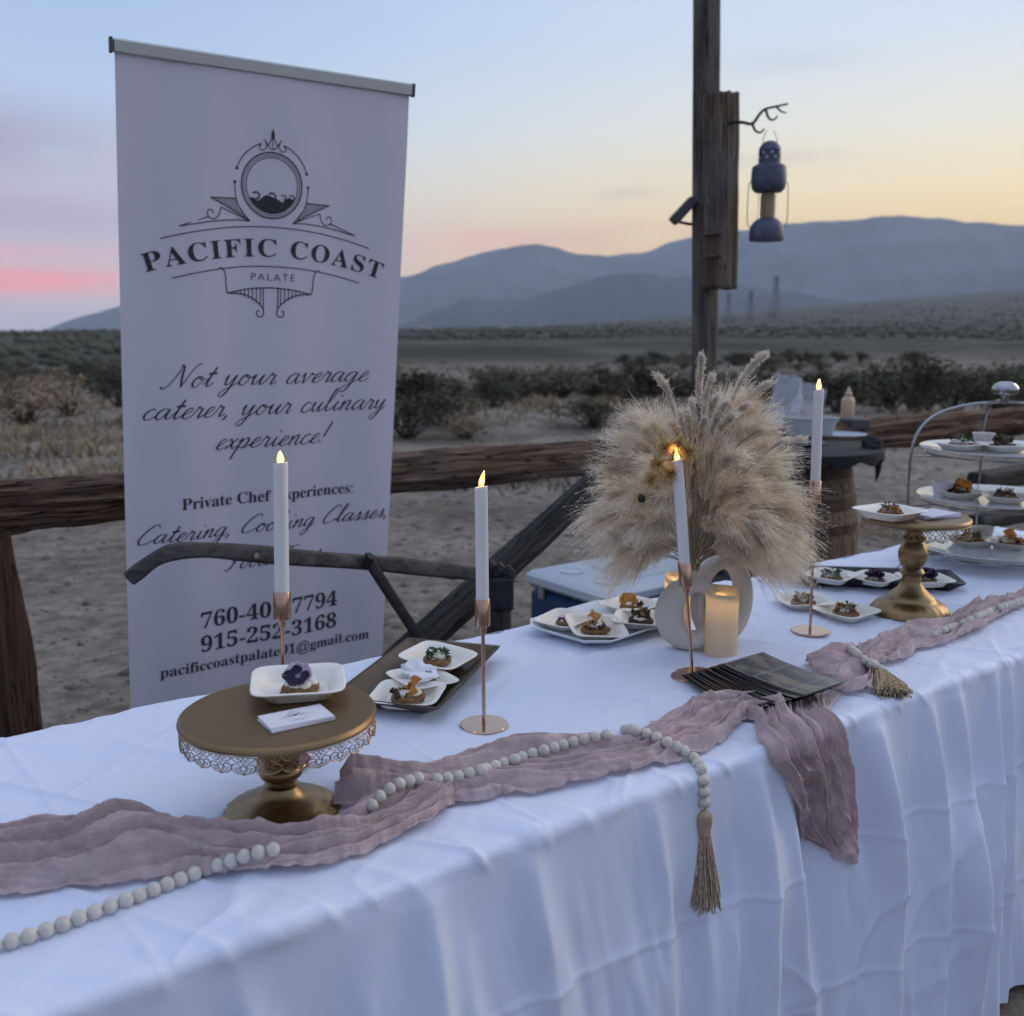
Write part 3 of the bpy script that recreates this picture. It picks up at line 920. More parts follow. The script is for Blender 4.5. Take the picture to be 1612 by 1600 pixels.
class P2:
    def __init__(s): s.v, s.f = [], []
    def add(s, vf):
        b = len(s.v); s.v += [tuple(p) for p in vf[0]]; s.f += [tuple(i + b for i in q) for q in vf[1]]
    def poly(s, pts):
        b = len(s.v); s.v += [tuple(p) for p in pts]; s.f.append(tuple(range(b, b + len(pts))))
UC = 0.416
def sp2(pts, n=16):
    return [(p.x, p.y) for p in smooth_path([(a, b, 0) for a, b in pts], n)]
em = P2()
def both_sides(fn):
    for sgn in (1, -1):
        fn(lambda du, v: (UC + sgn * du, v))
# ring: three fine circles, thick outer one
for rx, ry, w in ((0.0872, 0.0872, 0.0040), (0.0805, 0.0805, 0.0018), (0.0745, 0.0745, 0.0022)):
    em.add(ribbon([(UC + rx * math.cos(a), 0.302 + ry * math.sin(a)) for a in np.linspace(0, 2 * math.pi, 72, endpoint=False)], w, True))
# waves inside the ring
wave = [(-0.0745 * math.cos(a), 0.302 + 0.0745 * math.sin(a)) for a in np.linspace(math.radians(30), math.radians(150), 30)]
crest = sp2([(0.064, 0.339), (0.050, 0.331), (0.038, 0.338), (0.030, 0.345), (0.018, 0.338), (0.006, 0.334), (-0.006, 0.330), (-0.018, 0.328), (-0.030, 0.337), (-0.042, 0.344), (-0.055, 0.336), (-0.064, 0.339)], 40)
low = [(u, v) for u, v in wave]
top_ = crest[::-1]
nW = 40
lo_ = [low[int(i / (nW - 1) * (len(low) - 1))] for i in range(nW)]
em.add(([(UC + u, v) for u, v in top_] + [(UC + u, v) for u, v in lo_], [(i, i + 1, nW + i + 1, nW + i) for i in range(nW - 1)]))
for cu, s_ in ((-0.045, 1.0), (0.001, 1.0), (0.034, 0.7), (0.058, 0.75)):
    em.add(ribbon([(UC + cu + s_ * (0.013 - 0.0085 * k / 20) * math.cos(-2.5 + k * 0.24), 0.333 + s_ * (0.013 - 0.0085 * k / 20) * math.sin(-2.5 + k * 0.24)) for k in range(20)], 0.0042 * s_))
# outer arcs with dots, curls and the spear head
def outer(q):
    em.add(ribbon([q(0.108 * math.sin(a), 0.302 - 0.113 * math.cos(a)) for a in np.linspace(0.30, 1.22, 24)], 0.0026))
    e = (0.108 * math.sin(1.22), 0.302 - 0.113 * math.cos(1.22))
    em.poly([q(e[0] + 0.0042 * math.cos(a), e[1] + 0.0042 * math.sin(a)) for a in np.linspace(0, 2 * math.pi, 10, endpoint=False)])
    em.add(ribbon([q(u, v) for u, v in sp2([(0.107, 0.300), (0.106, 0.318), (0.103, 0.342)], 8)], 0.0024))
    em.poly([q(0.107 + 0.0042 * math.cos(a), 0.299 + 0.0042 * math.sin(a)) for a in np.linspace(0, 2 * math.pi, 10, endpoint=False)])
    em.add(ribbon([q(u, v) for u, v in sp2([(0.032, 0.194), (0.038, 0.205), (0.029, 0.211), (0.020, 0.205), (0.018, 0.194), (0.024, 0.182)], 20)], 0.0024))
    em.add(ribbon([q(0.024, 0.182), q(0.012, 0.196), q(0.0, 0.170)], 0.0024))
    em.add(ribbon([q(u, v) for u, v in sp2([(0.016, 0.193), (0.008, 0.204), (0.0, 0.207)], 8)], 0.0024))
    # hatched wing
    em.add(ribbon([q(0.103, 0.342), q(0.176, 0.344)], 0.0026))
    em.add(ribbon([q(u, v) for u, v in sp2([(0.103, 0.342), (0.095, 0.362), (0.076, 0.386), (0.062, 0.400)], 12)], 0.0026))
    em.add(ribbon([q(0.176, 0.344), q(0.126, 0.366), q(0.062, 0.400)], 0.0026))
    for k in range(9):
        f = (k + 0.6) / 9.5
        a = (0.103 + (0.176 - 0.103) * f, 0.342 + 0.002 * f)
        g = 1 - f
        bq = (0.176 + (0.066 - 0.176) * (1 - f * 0.98) * 0.96, 0.344 + (0.398 - 0.344) * (1 - f * 0.98) * 0.96)
        em.add(ribbon([q(*a), q(*bq)], 0.0022))
    em.add(ribbon([q(u, v) for u, v in sp2([(0.062, 0.400), (0.10, 0.399), (0.17, 0.406), (0.262, 0.424)], 16)], 0.0026))
    em.add(ribbon([q(0.062, 0.400), q(0.146, 0.368)], 0.0024))
    em.add(ribbon([q(u, v) for u, v in sp2([(0.146, 0.368), (0.152, 0.388), (0.166, 0.400), (0.182, 0.394), (0.184, 0.380), (0.174, 0.375), (0.167, 0.384)], 24)], 0.0026))
    em.add(ribbon([q(0.180, 0.394), q(0.262, 0.424)], 0.0026))
    # lower ribbon
    em.add(ribbon([q(u, v) for u, v in sp2([(0.150, 0.527), (0.137, 0.535), (0.131, 0.555), (0.131, 0.571), (0.127, 0.596)], 16)], 0.0030))
    em.add(ribbon([q(u, v) for u, v in sp2([(0.127, 0.597), (0.06, 0.584), (0.0, 0.580)], 14)], 0.0030))
    em.add(ribbon([q(u, v) for u, v in sp2([(0.127, 0.597), (0.080, 0.600), (0.050, 0.612), (0.027, 0.632), (0.019, 0.650), (0.026, 0.662), (0.038, 0.660), (0.040, 0.648), (0.032, 0.645)], 30)], 0.0030))
    em.add(ribbon([q(0.022, 0.582), q(0.021, 0.640)], 0.0030))
    for k in range(8):
        u = 0.030 + k * 0.0115
        v0 = 0.580 + (u / 0.127) ** 2 * 0.016
        v1 = 0.600 + 0.034 * max(0, 1 - (u - 0.024) / 0.075) ** 1.4
        if v1 > v0 + 0.003: em.add(ribbon([q(u, v0), q(u, v1)], 0.0026))
both_sides(outer)
em.poly([(UC, 0.150), (UC + 0.0055, 0.171), (UC + 0.002, 0.180), (UC - 0.002, 0.180), (UC - 0.0055, 0.171)])
em.add(ribbon([(UC, 0.155), (UC, 0.207)], 0.0022))
em.add(ribbon([(UC - 0.31 + 0.62 * k / 40, 0.413 + 0.0455 * ((k - 20) / 20) ** 2) for k in range(41)], 0.0026))
em.add(ribbon([(UC - 0.281 + 0.562 * k / 40, 0.521 + 0.0395 * ((k - 20) / 20) ** 2) for k in range(41)], 0.0026))
emblem = print_mesh('emblem', em.v, em.f, ban)
def letter_line(body, u0, u1, v, gap=0.011, **kw):
    p, f = text2d(body, u0, u1, v, **kw)
    iv_ = sorted((min(p[i][0] for i in q), max(p[i][0] for i in q)) for q in f)
    cuts, end = [], iv_[0][1]
    for a, b in iv_[1:]:                       # each word is a piece of its own
        if a - end > gap: cuts.append((a + end) / 2)
        end = max(end, b)
    fs = {}
    for q in f:
        c = sum(p[i][0] for i in q) / len(q)
        fs.setdefault(sum(c > x for x in cuts), []).append(q)
    for q in fs.values():
        ids = sorted({i for g in q for i in g}); mp = {k: n for n, k in enumerate(ids)}
        print_mesh('lettering', p[ids], [tuple(mp[i] for i in g) for g in q], ban)
# a light pen script, written stroke by stroke (x-height 1, baseline 0)
PEN = {
 'a': (1.05, [[(.75,.85),(.5,1.0),(.2,.75),(.08,.3),(.25,.02),(.5,.2),(.75,.75),(.82,.95)], [(.82,.95),(.72,.4),(.78,.05),(.95,.08),(1.1,.3)]]),
 'c': (.80, [[(.7,.8),(.55,1.0),(.25,.8),(.1,.35),(.25,.03),(.5,.05),(.85,.35)]]),
 'd': (1.05, [[(.75,.85),(.5,1.0),(.2,.75),(.08,.3),(.25,.02),(.5,.2),(.78,.8)], [(.98,2.1),(.85,1.4),(.72,.4),(.78,.05),(.95,.08),(1.1,.3)]]),
 'e': (.80, [[(0,.2),(.35,.45),(.65,.75),(.55,.98),(.3,.8),(.15,.35),(.28,.03),(.55,.08),(.85,.35)]]),
 'g': (1.05, [[(.75,.85),(.5,1),(.2,.75),(.08,.3),(.25,.02),(.5,.2),(.78,.85)], [(.82,.95),(.7,.2),(.55,-.6),(.25,-1.0),(.02,-.8),(.2,-.45),(.7,-.1),(1.1,.3)]]),
 'i': (.65, [[(0,.2),(.25,.6),(.35,.95)], [(.35,.95),(.25,.35),(.32,.03),(.5,.1),(.7,.35)], [(.46,1.42),(.50,1.50)]]),
 'k': (.90, [[(.1,.2),(.45,1.2),(.6,2.0),(.45,2.2),(.35,1.7),(.2,.6),(.12,0)], [(.16,.4),(.4,.85),(.62,.9),(.55,.6),(.25,.5)], [(.3,.5),(.5,.1),(.65,.02),(.95,.3)]]),
 'l': (.65, [[(0,.2),(.4,1.1),(.6,1.95),(.48,2.2),(.34,1.7),(.22,.6),(.3,.03),(.5,.08),(.7,.35)]]),
 'n': (1.0, [[(.05,.6),(.2,.95),(.22,.7),(.12,0)], [(.14,.25),(.4,.8),(.62,1.0),(.7,.75),(.6,.25),(.68,.03),(.85,.1),(1.05,.35)]]),
 'o': (.85, [[(.55,.95),(.3,.9),(.1,.45),(.2,.05),(.45,.05),(.68,.5),(.6,.9),(.42,.85),(.6,.7),(.95,.75)]]),
 'p': (.95, [[(.05,.6),(.22,.95),(.2,.5),(0,-.5),(-.1,-1.0)], [(.1,.2),(.4,.8),(.62,.98),(.75,.7),(.6,.2),(.35,.03),(.15,.2)], [(.35,.03),(.65,.05),(1.0,.35)]]),
 'r': (.75, [[(0,.3),(.2,.9),(.28,1.08),(.32,.9),(.55,.88),(.5,.5),(.45,.15),(.55,.02),(.8,.3)]]),
 's': (.75, [[(0,.2),(.3,.7),(.42,1.05),(.5,.6),(.48,.2),(.3,0),(.12,.1)], [(.3,0),(.55,.05),(.85,.35)]]),
 't': (.65, [[(0,.2),(.35,1.0),(.52,1.75)], [(.52,1.75),(.35,1.0),(.25,.3),(.32,.03),(.5,.1),(.7,.35)], [(.12,1.15),(.7,1.2)]]),
 'u': (1.05, [[(.05,.6),(.22,.95),(.18,.4),(.25,.05),(.45,.15),(.75,.85)], [(.8,.95),(.7,.35),(.76,.03),(.92,.1),(1.1,.35)]]),
 'v': (.90, [[(.05,.6),(.22,.98),(.28,.5),(.32,.03),(.6,.45),(.72,.95),(.85,.8),(1.0,.85)]]),
 'x': (.85, [[(.05,.75),(.22,.95),(.38,.6),(.5,.1),(.65,.02),(.95,.3)], [(.75,.95),(.4,.5),(.02,.02)]]),
 'y': (1.05, [[(.05,.6),(.22,.95),(.18,.4),(.26,.05),(.48,.2),(.75,.9)], [(.8,.95),(.68,.1),(.52,-.6),(.25,-1.0),(.02,-.8),(.2,-.45),(.7,-.1),(1.1,.3)]]),
 'N': (1.55, [[(-.35,.1),(-.15,-.08),(.15,.3),(.45,1.4),(.5,2.1)], [(.40,2.0),(.62,1.9),(.75,1.0),(.95,.05)], [(.95,.05),(1.2,1.2),(1.45,1.95),(1.75,2.1)]]),
 'C': (1.25, [[(1.25,1.75),(1.15,2.1),(.75,1.95),(.3,1.2),(.1,.5),(.3,.02),(.75,.1),(1.25,.45)]]),
 'F': (1.25, [[(.1,1.75),(.4,2.05),(1.0,1.95),(1.5,2.1)], [(.8,1.95),(.62,1.0),(.45,.3),(.15,-.05),(-.1,.1)], [(.35,1.05),(1.05,1.1)]]),
 'T': (1.05, [[(.1,1.75),(.4,2.05),(1.0,1.95),(1.6,2.1)], [(.9,1.95),(.7,1.0),(.5,.2),(.2,-.02)]]),
 ',': (.45, [[(.2,.1),(.22,-.05),(.1,-.35)]]), '!': (.6, [[(.55,2.1),(.4,1.2),(.3,.6)], [(.16,.02),(.2,.10)]]), ' ': (.75, [])}
def pen_line(body, u0, u1, v, xh, w0=0.0023, w1=0.0054, shear=0.34):
    words, cur, x = [], [], 0.0
    for ch in body:
        if ch == ' ':
            words.append(cur); cur = []
        for st in PEN[ch][1]:
            q = smooth_path([(x + a, b, 0) for a, b in st], 7 * len(st)) if len(st) > 2 else [Vector((x + a, b, 0)) for a, b in st]
            cur.append([(p.x + shear * p.y, p.y) for p in q])
        x += PEN[ch][0]
    words.append(cur)
    xs = [p[0] for w in words for st in w for p in st]
    k = (u1 - u0) / (max(xs) - min(xs)); x0 = min(xs)
    for w in words:
        pg = P2()
        for st in w:
            pts = np.array([(u0 + (a - x0) * k, v - b * xh) for a, b in st])
            d = np.gradient(pts, axis=0); d /= np.linalg.norm(d, axis=1, keepdims=True) + 1e-9
            ww = w0 + (w1 - w0) * np.clip(d[:, 1], 0, 1) ** 1.5          # the pen presses on the way down
            if len(pts) == 2: ww[:] = w1
            nn = np.stack([-d[:, 1], d[:, 0]], 1) * (ww / 2)[:, None]
            vv2 = np.stack([pts + nn, pts - nn], 1).reshape(-1, 2)
            pg.add((vv2, [(2 * i, 2 * i + 2, 2 * i + 3, 2 * i + 1) for i in range(len(pts) - 1)]))
        print_mesh('lettering', pg.v, pg.f, ban)
letter_line(serif('PACIFIC COAST'), 0.062, 0.770, 0.494, arc=(UC, 1.16), space=1.16, height=0.049)
letter_line('PALATE', 0.359, 0.488, 0.5605, space=1.25, height=0.0195, off=-0.012)
pen_line('Not your average', 0.100, 0.742, 0.858, 0.031)
pen_line('caterer, your culinary', 0.055, 0.808, 0.947, 0.031)
pen_line('experience!', 0.255, 0.628, 1.045, 0.031)
letter_line(serif('Private Chef Experiences:'), 0.156, 0.703, 1.214)
pen_line('Catering, Cooking Classes,', 0.034, 0.826, 1.308, 0.0265)
pen_line('Food Tours', 0.285, 0.606, 1.420, 0.0265)
letter_line(serif('760-401-7794'), 0.211, 0.664, 1.594)
letter_line(serif('915-252-3168'), 0.211, 0.664, 1.671)
letter_line(serif('pacificcoastpalate01@gmail.com'), 0.089, 0.784, 1.732)

# ================================================================== CANDLESTICKS AND TAPERS
roseM = mat('copper_rose_metal', (0.55, 0.37, 0.27), rough=0.17, metal=1.0, var=0.05, vscale=40)
waxM = mat('white_taper_wax', (0.78, 0.76, 0.74), rough=0.45, spec=0.4, var=0.02, vscale=20, translucent=0.12)
flameM = mat('led_flame', (0.9, 0.6, 0.25), rough=0.4, emit=(1.0, 0.50, 0.12), estr=1.25)
tipM = mat('led_flame_core', (1, 0.8, 0.5), rough=0.4, emit=(1.0, 0.76, 0.36), estr=2.2)
def candlestick(base_px, cup0, cup1, wax1, flame1, lean, label_s, label_c, gl=0.11):
    """pixel rows of the cup, the wax top and the flame tip give the heights"""
    b = onz(*base_px, ZT)
    s = 0.8 * b.x + 0.6 * b.y; t = -0.6 * b.x + 0.8 * b.y
    q = drop_st(s, t, False)[0]
    hz_ = lambda py: zat(py, b.x, b.y) - q.z
    rot = (0, lean, 0)
    st_ = thing('candlestick', label_s, 'candlestick', q, 0, 'copper candlesticks on the table')
    st_.rotation_euler = rot
    MB().lathe([(0.0, 0), (0.0405, 0), (0.0415, 0.0012), (0.0415, 0.0035), (0.0405, 0.0045), (0.0, 0.0045)], 56).obj('base', roseM, st_)
    MB().lathe([(0.0034, 0.0046), (0.0032, 0.01), (0.0032, hz_(cup0) - 0.012)], 14).obj('stem', roseM, st_)
    z0, z1 = hz_(cup0), hz_(cup1)
    MB().lathe([(0.0033, z0 - 0.012), (0.0065, z0 - 0.011), (0.0065, z0 - 0.0005), (0.0118, z0), (0.0128, z0 + 0.001), (0.0128, z1 - 0.001), (0.0122, z1), (0.0114, z1 - 0.0005), (0.0114, z0 + 0.004), (0.0, z0 + 0.004)], 36).obj('cup', roseM, st_)
    ca = thing('taper_candle', label_c, 'candle', q, 0, 'white flameless taper candles')
    ca.rotation_euler = rot
    w1 = hz_(wax1)
    MB().lathe([(0.0, z0 + 0.0045), (0.0108, z0 + 0.005), (0.0106, w1 - 0.004), (0.0106, w1 + 0.0), (0.0100, w1 + 0.0015), (0.0088, w1 + 0.0005), (0.0, w1 - 0.003)], 32,
               fn=lambda r, z, a: (r, z + (0.002 * math.cos(a + 0.6) if z > w1 - 0.002 else 0))).obj('wax', waxM, ca)
    f1 = hz_(flame1); fl = f1 - w1
    fm = MB().lathe([(0.0022, w1 - 0.002), (0.0046, w1 + 0.12 * fl), (0.0056, w1 + 0.30 * fl), (0.0048, w1 + 0.52 * fl), (0.0030, w1 + 0.76 * fl), (0.0013, w1 + 0.92 * fl), (0.0, f1)], 16,
                    fn=lambda r, z, a: (r * (1 if abs(math.cos(a)) > 0.0 else 1), z))
    fo = fm.obj('flame', flameM, ca)
    rf = random.Random(int(base_px[0]))
    kx_, ky_, kw_ = rf.uniform(-0.22, 0.22), rf.uniform(-0.15, 0.15), rf.uniform(0.85, 1.12)
    for v in fo.data.vertices:
        q_ = max(0.0, (v.co.z - w1) / fl)
        v.co.x = v.co.x * kw_ + kx_ * fl * q_ ** 1.7; v.co.y = v.co.y * kw_ + ky_ * fl * q_ ** 1.7
    fc = MB()
    fc.blob((0.0008, -0.0052, w1 + 0.36 * fl), 0.0026, 1, 0.05, 1, 1.8)
    fc.obj('flame_core', tipM, ca)
    lp = bpy.data.lights.new('candle_glow', 'POINT')
    lp.energy = gl; lp.color = (1.0, 0.62, 0.28); lp.shadow_soft_size = 0.006
    lo2 = bpy.data.objects.new('candle_glow', lp); COL.objects.link(lo2)
    lo2.parent = ca; lo2.location = (0, 0, f1 + 0.006)
candlestick((447, 1207), 975, 930, 730, 710, R(1.6), 'copper candlestick half hidden behind the gold cake stand in front of the banner', 'white taper candle with amber flame tip in front of the banner lettering')
candlestick((762, 1143), 985, 942, 768, 741, R(-0.4), 'copper candlestick standing beside the bronze tray of canapes, round base in full view', 'white taper candle with lit tip against the rail fence, between banner and pampas grass')
candlestick((1090, 1068), 922, 884, 724, 708, R(-5.6), 'leaning copper candlestick before the ring vases, its base partly under the fanned flyers', 'leaning white taper candle with lit tip in front of the pampas grass', 0.06)
candlestick((1275, 998), 792, 757, 615, 597, R(-0.9), 'copper candlestick to the far side of the pampas grass, beside two square plates', 'white taper candle with lit tip in front of the barrel, tallest in the picture')

# ================================================================== PLATES, DESSERTS
plateM = mat('white_pulp_plate', (0.80, 0.76, 0.67), rough=0.55, var=0.03, vscale=30, bump=0.0003, bscale=400)
def plate_me():
    prof = [(0.034, 0.0), (0.040, 0.0008), (0.054, 0.016), (0.0605, 0.0185), (0.063, 0.0190), (0.0635, 0.0202), (0.062, 0.0212), (0.055, 0.0192), (0.0515, 0.0165), (0.040, 0.0032), (0.034, 0.0024)]
    n = 48
    v, f = [], []
    for (h, z) in prof:
        for k in range(n):
            a = 2 * math.pi * k / n
            e = 6.0
            r = h * (abs(math.cos(a)) ** e + abs(math.sin(a)) ** e) ** (-1 / e)
            wob = 0.0006 * math.sin(3 * a + 1) if z > 0.01 else 0
            v.append((r * math.cos(a), r * math.sin(a), z + wob))
    for i in range(len(prof) - 1):
        for k in range(n):
            f.append((i * n + k, i * n + (k + 1) % n, (i + 1) * n + (k + 1) % n, (i + 1) * n + k))
    f.append(tuple(range(n - 1, -1, -1)))
    f.append(tuple((len(prof) - 1) * n + k for k in range(n)))
    return mesh('square_plate', v, f, plateM)
PLATE = plate_me()
crustM = mat('baked_crust', (0.20, 0.105, 0.04), rough=0.75, var=0.45, vscale=120, bump=0.0012, bscale=300)
creamM = mat('whipped_cream', (0.72, 0.68, 0.58), rough=0.5, var=0.05, vscale=80)
chocM = mat('chocolate_crumb', (0.05, 0.028, 0.016), rough=0.8, var=0.4, vscale=150)
chipM = mat('amber_crisp', (0.48, 0.22, 0.045), rough=0.55, var=0.35, vscale=90, translucent=0.3)
leafM = mat('micro_herb', (0.05, 0.085, 0.03), rough=0.6, var=0.4, vscale=120, translucent=0.2)
petalDark = mat('dark_violet_petal', (0.012, 0.007, 0.030), rough=0.7)
petalPale = mat('pale_lilac_petal', (0.60, 0.50, 0.60), rough=0.7, var=0.2, vscale=90, translucent=0.3)
cabbM = mat('purple_ruffle_leaf', (0.045, 0.022, 0.075), rough=0.6, var=0.4, vscale=80)
figM = mat('glazed_fig', (0.10, 0.030, 0.028), rough=0.35, var=0.4, vscale=70)
nutM = mat('toasted_nut', (0.26, 0.15, 0.07), rough=0.6, var=0.3, vscale=100)
def leaf_bits(mb, n, c, spread, size, seed, up=0.6):
    rr = random.Random(seed)
    for k in range(n):
        a = rr.uniform(0, 6.28)
        q = spread * math.sqrt(rr.random())
        p = Vector((c[0] + q * math.cos(a), c[1] + q * math.sin(a), c[2] + rr.uniform(0, spread * 0.5)))
        d = Vector((math.cos(a) + rr.uniform(-.6, .6), math.sin(a) + rr.uniform(-.6, .6), rr.uniform(-0.1, up * 2))).normalized()
        sd = d.cross(Vector((rr.uniform(-1, 1), rr.uniform(-1, 1), 1))).normalized()
        nn = sd.cross(d)
        L, w = size * rr.uniform(0.7, 1.3), size * rr.uniform(0.25, 0.4)
        mb.add([p, p + d * L * 0.5 + sd * w + nn * w * 0.4, p + d * L * 0.5 - nn * w * 0.2, p + d * L * 0.5 - sd * w + nn * w * 0.4, p + d * L - nn * 0.3 * w], [(0, 1, 2), (0, 2, 3), (1, 4, 2), (2, 4, 3)])
def crumbs(mb, n, c, spread, size, seed, zs=0.0):
    rr = random.Random(seed)
    for k in range(n):
        a = rr.uniform(0, 6.28); q = spread * math.sqrt(rr.random())
        mb.blob((c[0] + q * math.cos(a), c[1] + q * math.sin(a), c[2] + rr.uniform(0, zs)), size * rr.uniform(0.6, 1.3), seed * 31 + k, 0.5, 1)
def chip(mb, c, r, seed, tilt):
    rr = random.Random(seed)
    n, m = 26, 5
    v, f = [], []
    M = Matrix.Translation(c) @ Matrix.Rotation(rr.uniform(0, 6.28), 4, 'Z') @ Matrix.Rotation(tilt, 4, 'X')
    ph = rr.uniform(0, 6)
    for j in range(m + 1):
        for k in range(n):
            a = 2 * math.pi * k / n
            rho = r * j / m * (1 + 0.07 * math.sin(5 * a + ph) + 0.05 * math.sin(11 * a))
            z = 0.28 * r * (j / m) ** 2 * math.sin(4 * a + ph) + 0.12 * r * math.sin(9 * a + 2 * ph) * (j / m)
            v.append((rho * math.cos(a), rho * math.sin(a), z))
    for j in range(m):
        for k in range(n):
            f.append((j * n + k, j * n + (k + 1) % n, (j + 1) * n + (k + 1) % n, (j + 1) * n + k))
    mb.add(v, f, M)
def petal(mb, c, r, ang, tilt, rot, wid=1.0):
    v, f = [], []
    M = Matrix.Translation(c) @ Matrix.Rotation(rot, 4, 'Z') @ Matrix.Rotation(tilt, 4, 'X') @ Matrix.Rotation(ang, 4, 'Z')
    m, n = 4, 9
    for j in range(m + 1):
        for k in range(n):
            f_ = j / m; s_ = (k / (n - 1) - 0.5) * 2
            x = r * wid * s_ * math.sin(math.pi * min(1, 0.18 + 0.66 * f_)) * 0.62
            y = r * f_ * (1 - 0.12 * s_ * s_)
            v.append((x, y, 0.10 * r * math.sin(6 * s_ + f_ * 4) * f_ + 0.12 * r * f_ * f_))
    for j in range(m):
        for k in range(n - 1):
            f.append((j * n + k, j * n + k + 1, (j + 1) * n + k + 1, (j + 1) * n + k))
    mb.add(v, f, M)
def dessert(kind, loc, rz, label, seed, sc=1.0):
    if kind == 'pansy': rz = R(-8)
    t = thing('canape', label, 'canape', loc, rz, 'canapes on the little plates')
    t.scale = (sc, sc, sc * 0.82)
    rr = random.Random(seed)
    cr = MB()
    cr.lathe([(0.0, 0.0), (0.022, 0.0), (0.0265, 0.004), (0.027, 0.010), (0.0235, 0.0145), (0.012, 0.0135), (0.0, 0.013)], 28,
             fn=lambda r, z, a: (r * (1 + 0.05 * math.sin(5 * a + seed) + 0.04 * math.sin(13 * a + seed * 2)), z * (1 + 0.15 * math.sin(4 * a + seed))))
    cr.obj('crust', chocM if kind == 'choc' else crustM, t)
    cm = MB()
    for k in range(3):
        cm.blob((rr.uniform(-.008, .008), rr.uniform(-.008, .008), 0.016), rr.uniform(0.009, 0.013), seed + k, 0.25, 2, 0.7)
    if kind == 'pansy':
        for k in range(7):
            a = k * 0.9
            cm.blob((0.016 * math.cos(a), 0.016 * math.sin(a), 0.016), 0.009, seed + 7 + k, 0.2, 2, 0.8)
    cm.obj('cream', creamM, t)
    g = MB()
    if kind == 'pansy':
        c = Vector((0.0, -0.010, 0.034))
        face = Matrix.Translation(c + Vector((0, 0.002, -0.004))) @ Matrix.Rotation(R(48), 4, 'X')
        pp = MB(); q1_ = MB(); q2_ = MB()
        for rot, r in ((0.5, 0.026), (-0.55, 0.025), (1.5, 0.023), (-1.6, 0.024), (3.1, 0.020)):
            petal(q1_, Vector((0, 0, 0)), r, 0, 0.28, rot, 1.15)
        pp.add(q1_.v, q1_.f, face); pp.obj('pale_petal', petalPale, t)
        for rot, r in ((0.35, 0.015), (1.75, 0.019), (-1.55, 0.016), (2.95, 0.019), (-2.5, 0.015)):
            petal(q2_, Vector((-math.sin(rot) * 0.004, math.cos(rot) * 0.004, 0.005)), r, 0, 0.22, rot, 0.92)
        g.add(q2_.v, q2_.f, face)
        g.obj('dark_petal', petalDark, t)
        q = MB(); crumbs(q, 7, (0, 0, 0.006), 0.034, 0.0028, seed); q.obj('crumb', nutM, t)
    elif kind == 'greens':
        leaf_bits(g, 60, (0, 0, 0.018), 0.020, 0.012, seed)
        g.obj('herb_garnish', leafM, t)
        q = MB(); crumbs(q, 16, (0, 0, 0.016), 0.020, 0.0032, seed, 0.008); q.obj('crumb', creamM, t)
    elif kind == 'chip':
        chip(g, (0.006, 0.004, 0.030), 0.021, seed, 1.1)
        chip(g, (-0.010, 0.006, 0.024), 0.014, seed + 3, 0.7)
        g.obj('crisp', chipM, t)
        q = MB(); crumbs(q, 22, (-0.006, -0.006, 0.014), 0.020, 0.0038, seed, 0.006); q.obj('crumb', chocM, t)
        q = MB(); leaf_bits(q, 12, (-0.006, -0.008, 0.018), 0.014, 0.008, seed); q.obj('herb_garnish', leafM, t)
    elif kind == 'choc':
        crumbs(g, 26, (0, 0, 0.018), 0.018, 0.006, seed, 0.014)
        g.obj('crumb', chocM, t)
        q = MB(); crumbs(q, 9, (0, 0, 0.024), 0.016, 0.0042, seed + 2, 0.012); q.obj('nut', nutM, t)
        q = MB(); leaf_bits(q, 16, (0, 0, 0.030), 0.014, 0.010, seed); q.obj('herb_garnish', leafM, t)
    elif kind == 'ruffle':
        for k in range(7):
            petal(g, Vector((0.004 * math.cos(k), 0.004 * math.sin(k), 0.018)), 0.030, 0, rr.uniform(0.5, 1.2), k * 0.9, 1.3)
        g.obj('ruffle_leaf', cabbM, t)
        q = MB(); leaf_bits(q, 14, (-0.012, 0, 0.018), 0.014, 0.010, seed); q.obj('herb_garnish', leafM, t)
    elif kind == 'fig':
        for k in range(6):
            a = k * 1.05
            g.blob((0.012 * math.cos(a), 0.012 * math.sin(a), 0.020 + 0.004 * (k % 2)), 0.009, seed + k, 0.35, 2, 0.8)
        g.obj('fig', figM, t)
        q = MB(); crumbs(q, 8, (0, 0, 0.028), 0.014, 0.004, seed, 0.006); q.obj('crumb', creamM, t)
    elif kind == 'crumble':
        crumbs(g, 30, (0, 0, 0.016), 0.020, 0.0046, seed, 0.010)
        g.obj('crumble', nutM, t)
        q = MB(); leaf_bits(q, 30, (0, 0, 0.022), 0.016, 0.010, seed); q.obj('herb_garnish', leafM, t)
        q = MB(); chip(q, (0.012, -0.002, 0.022), 0.014, seed, 0.9); q.obj('crisp', chipM, t)
    return t
def plate(loc, rz, label, tilt=(0, 0), sc=1.0):
    o = link('square_plate', PLATE, None, loc, (tilt[0], tilt[1], rz))
    o.scale = (sc, sc, sc)
    tag(o, label, 'plate', 'small white square plates')
    return o
def served(px, z, rz, kind, lp, lc, seed, tilt=(0, 0), sc=1.0, dof=(0, 0), dsc=1.0):
    """a square plate whose centre is seen at pixel px on a level z, with its canape"""
    p = onz(px[0], px[1], z)
    plate(p, rz, lp, tilt, sc)
    if kind:
        m = Matrix.Rotation(rz, 4, 'Z') @ Matrix.Rotation(tilt[1], 4, 'Y') @ Matrix.Rotation(tilt[0], 4, 'X')
        q = p + m @ Vector((dof[0], dof[1], 0.0028 * sc))
        d = dessert(kind, q, rz + seed, lc, seed, dsc)
    return p
TBL = math.atan2(0.6, 0.8)

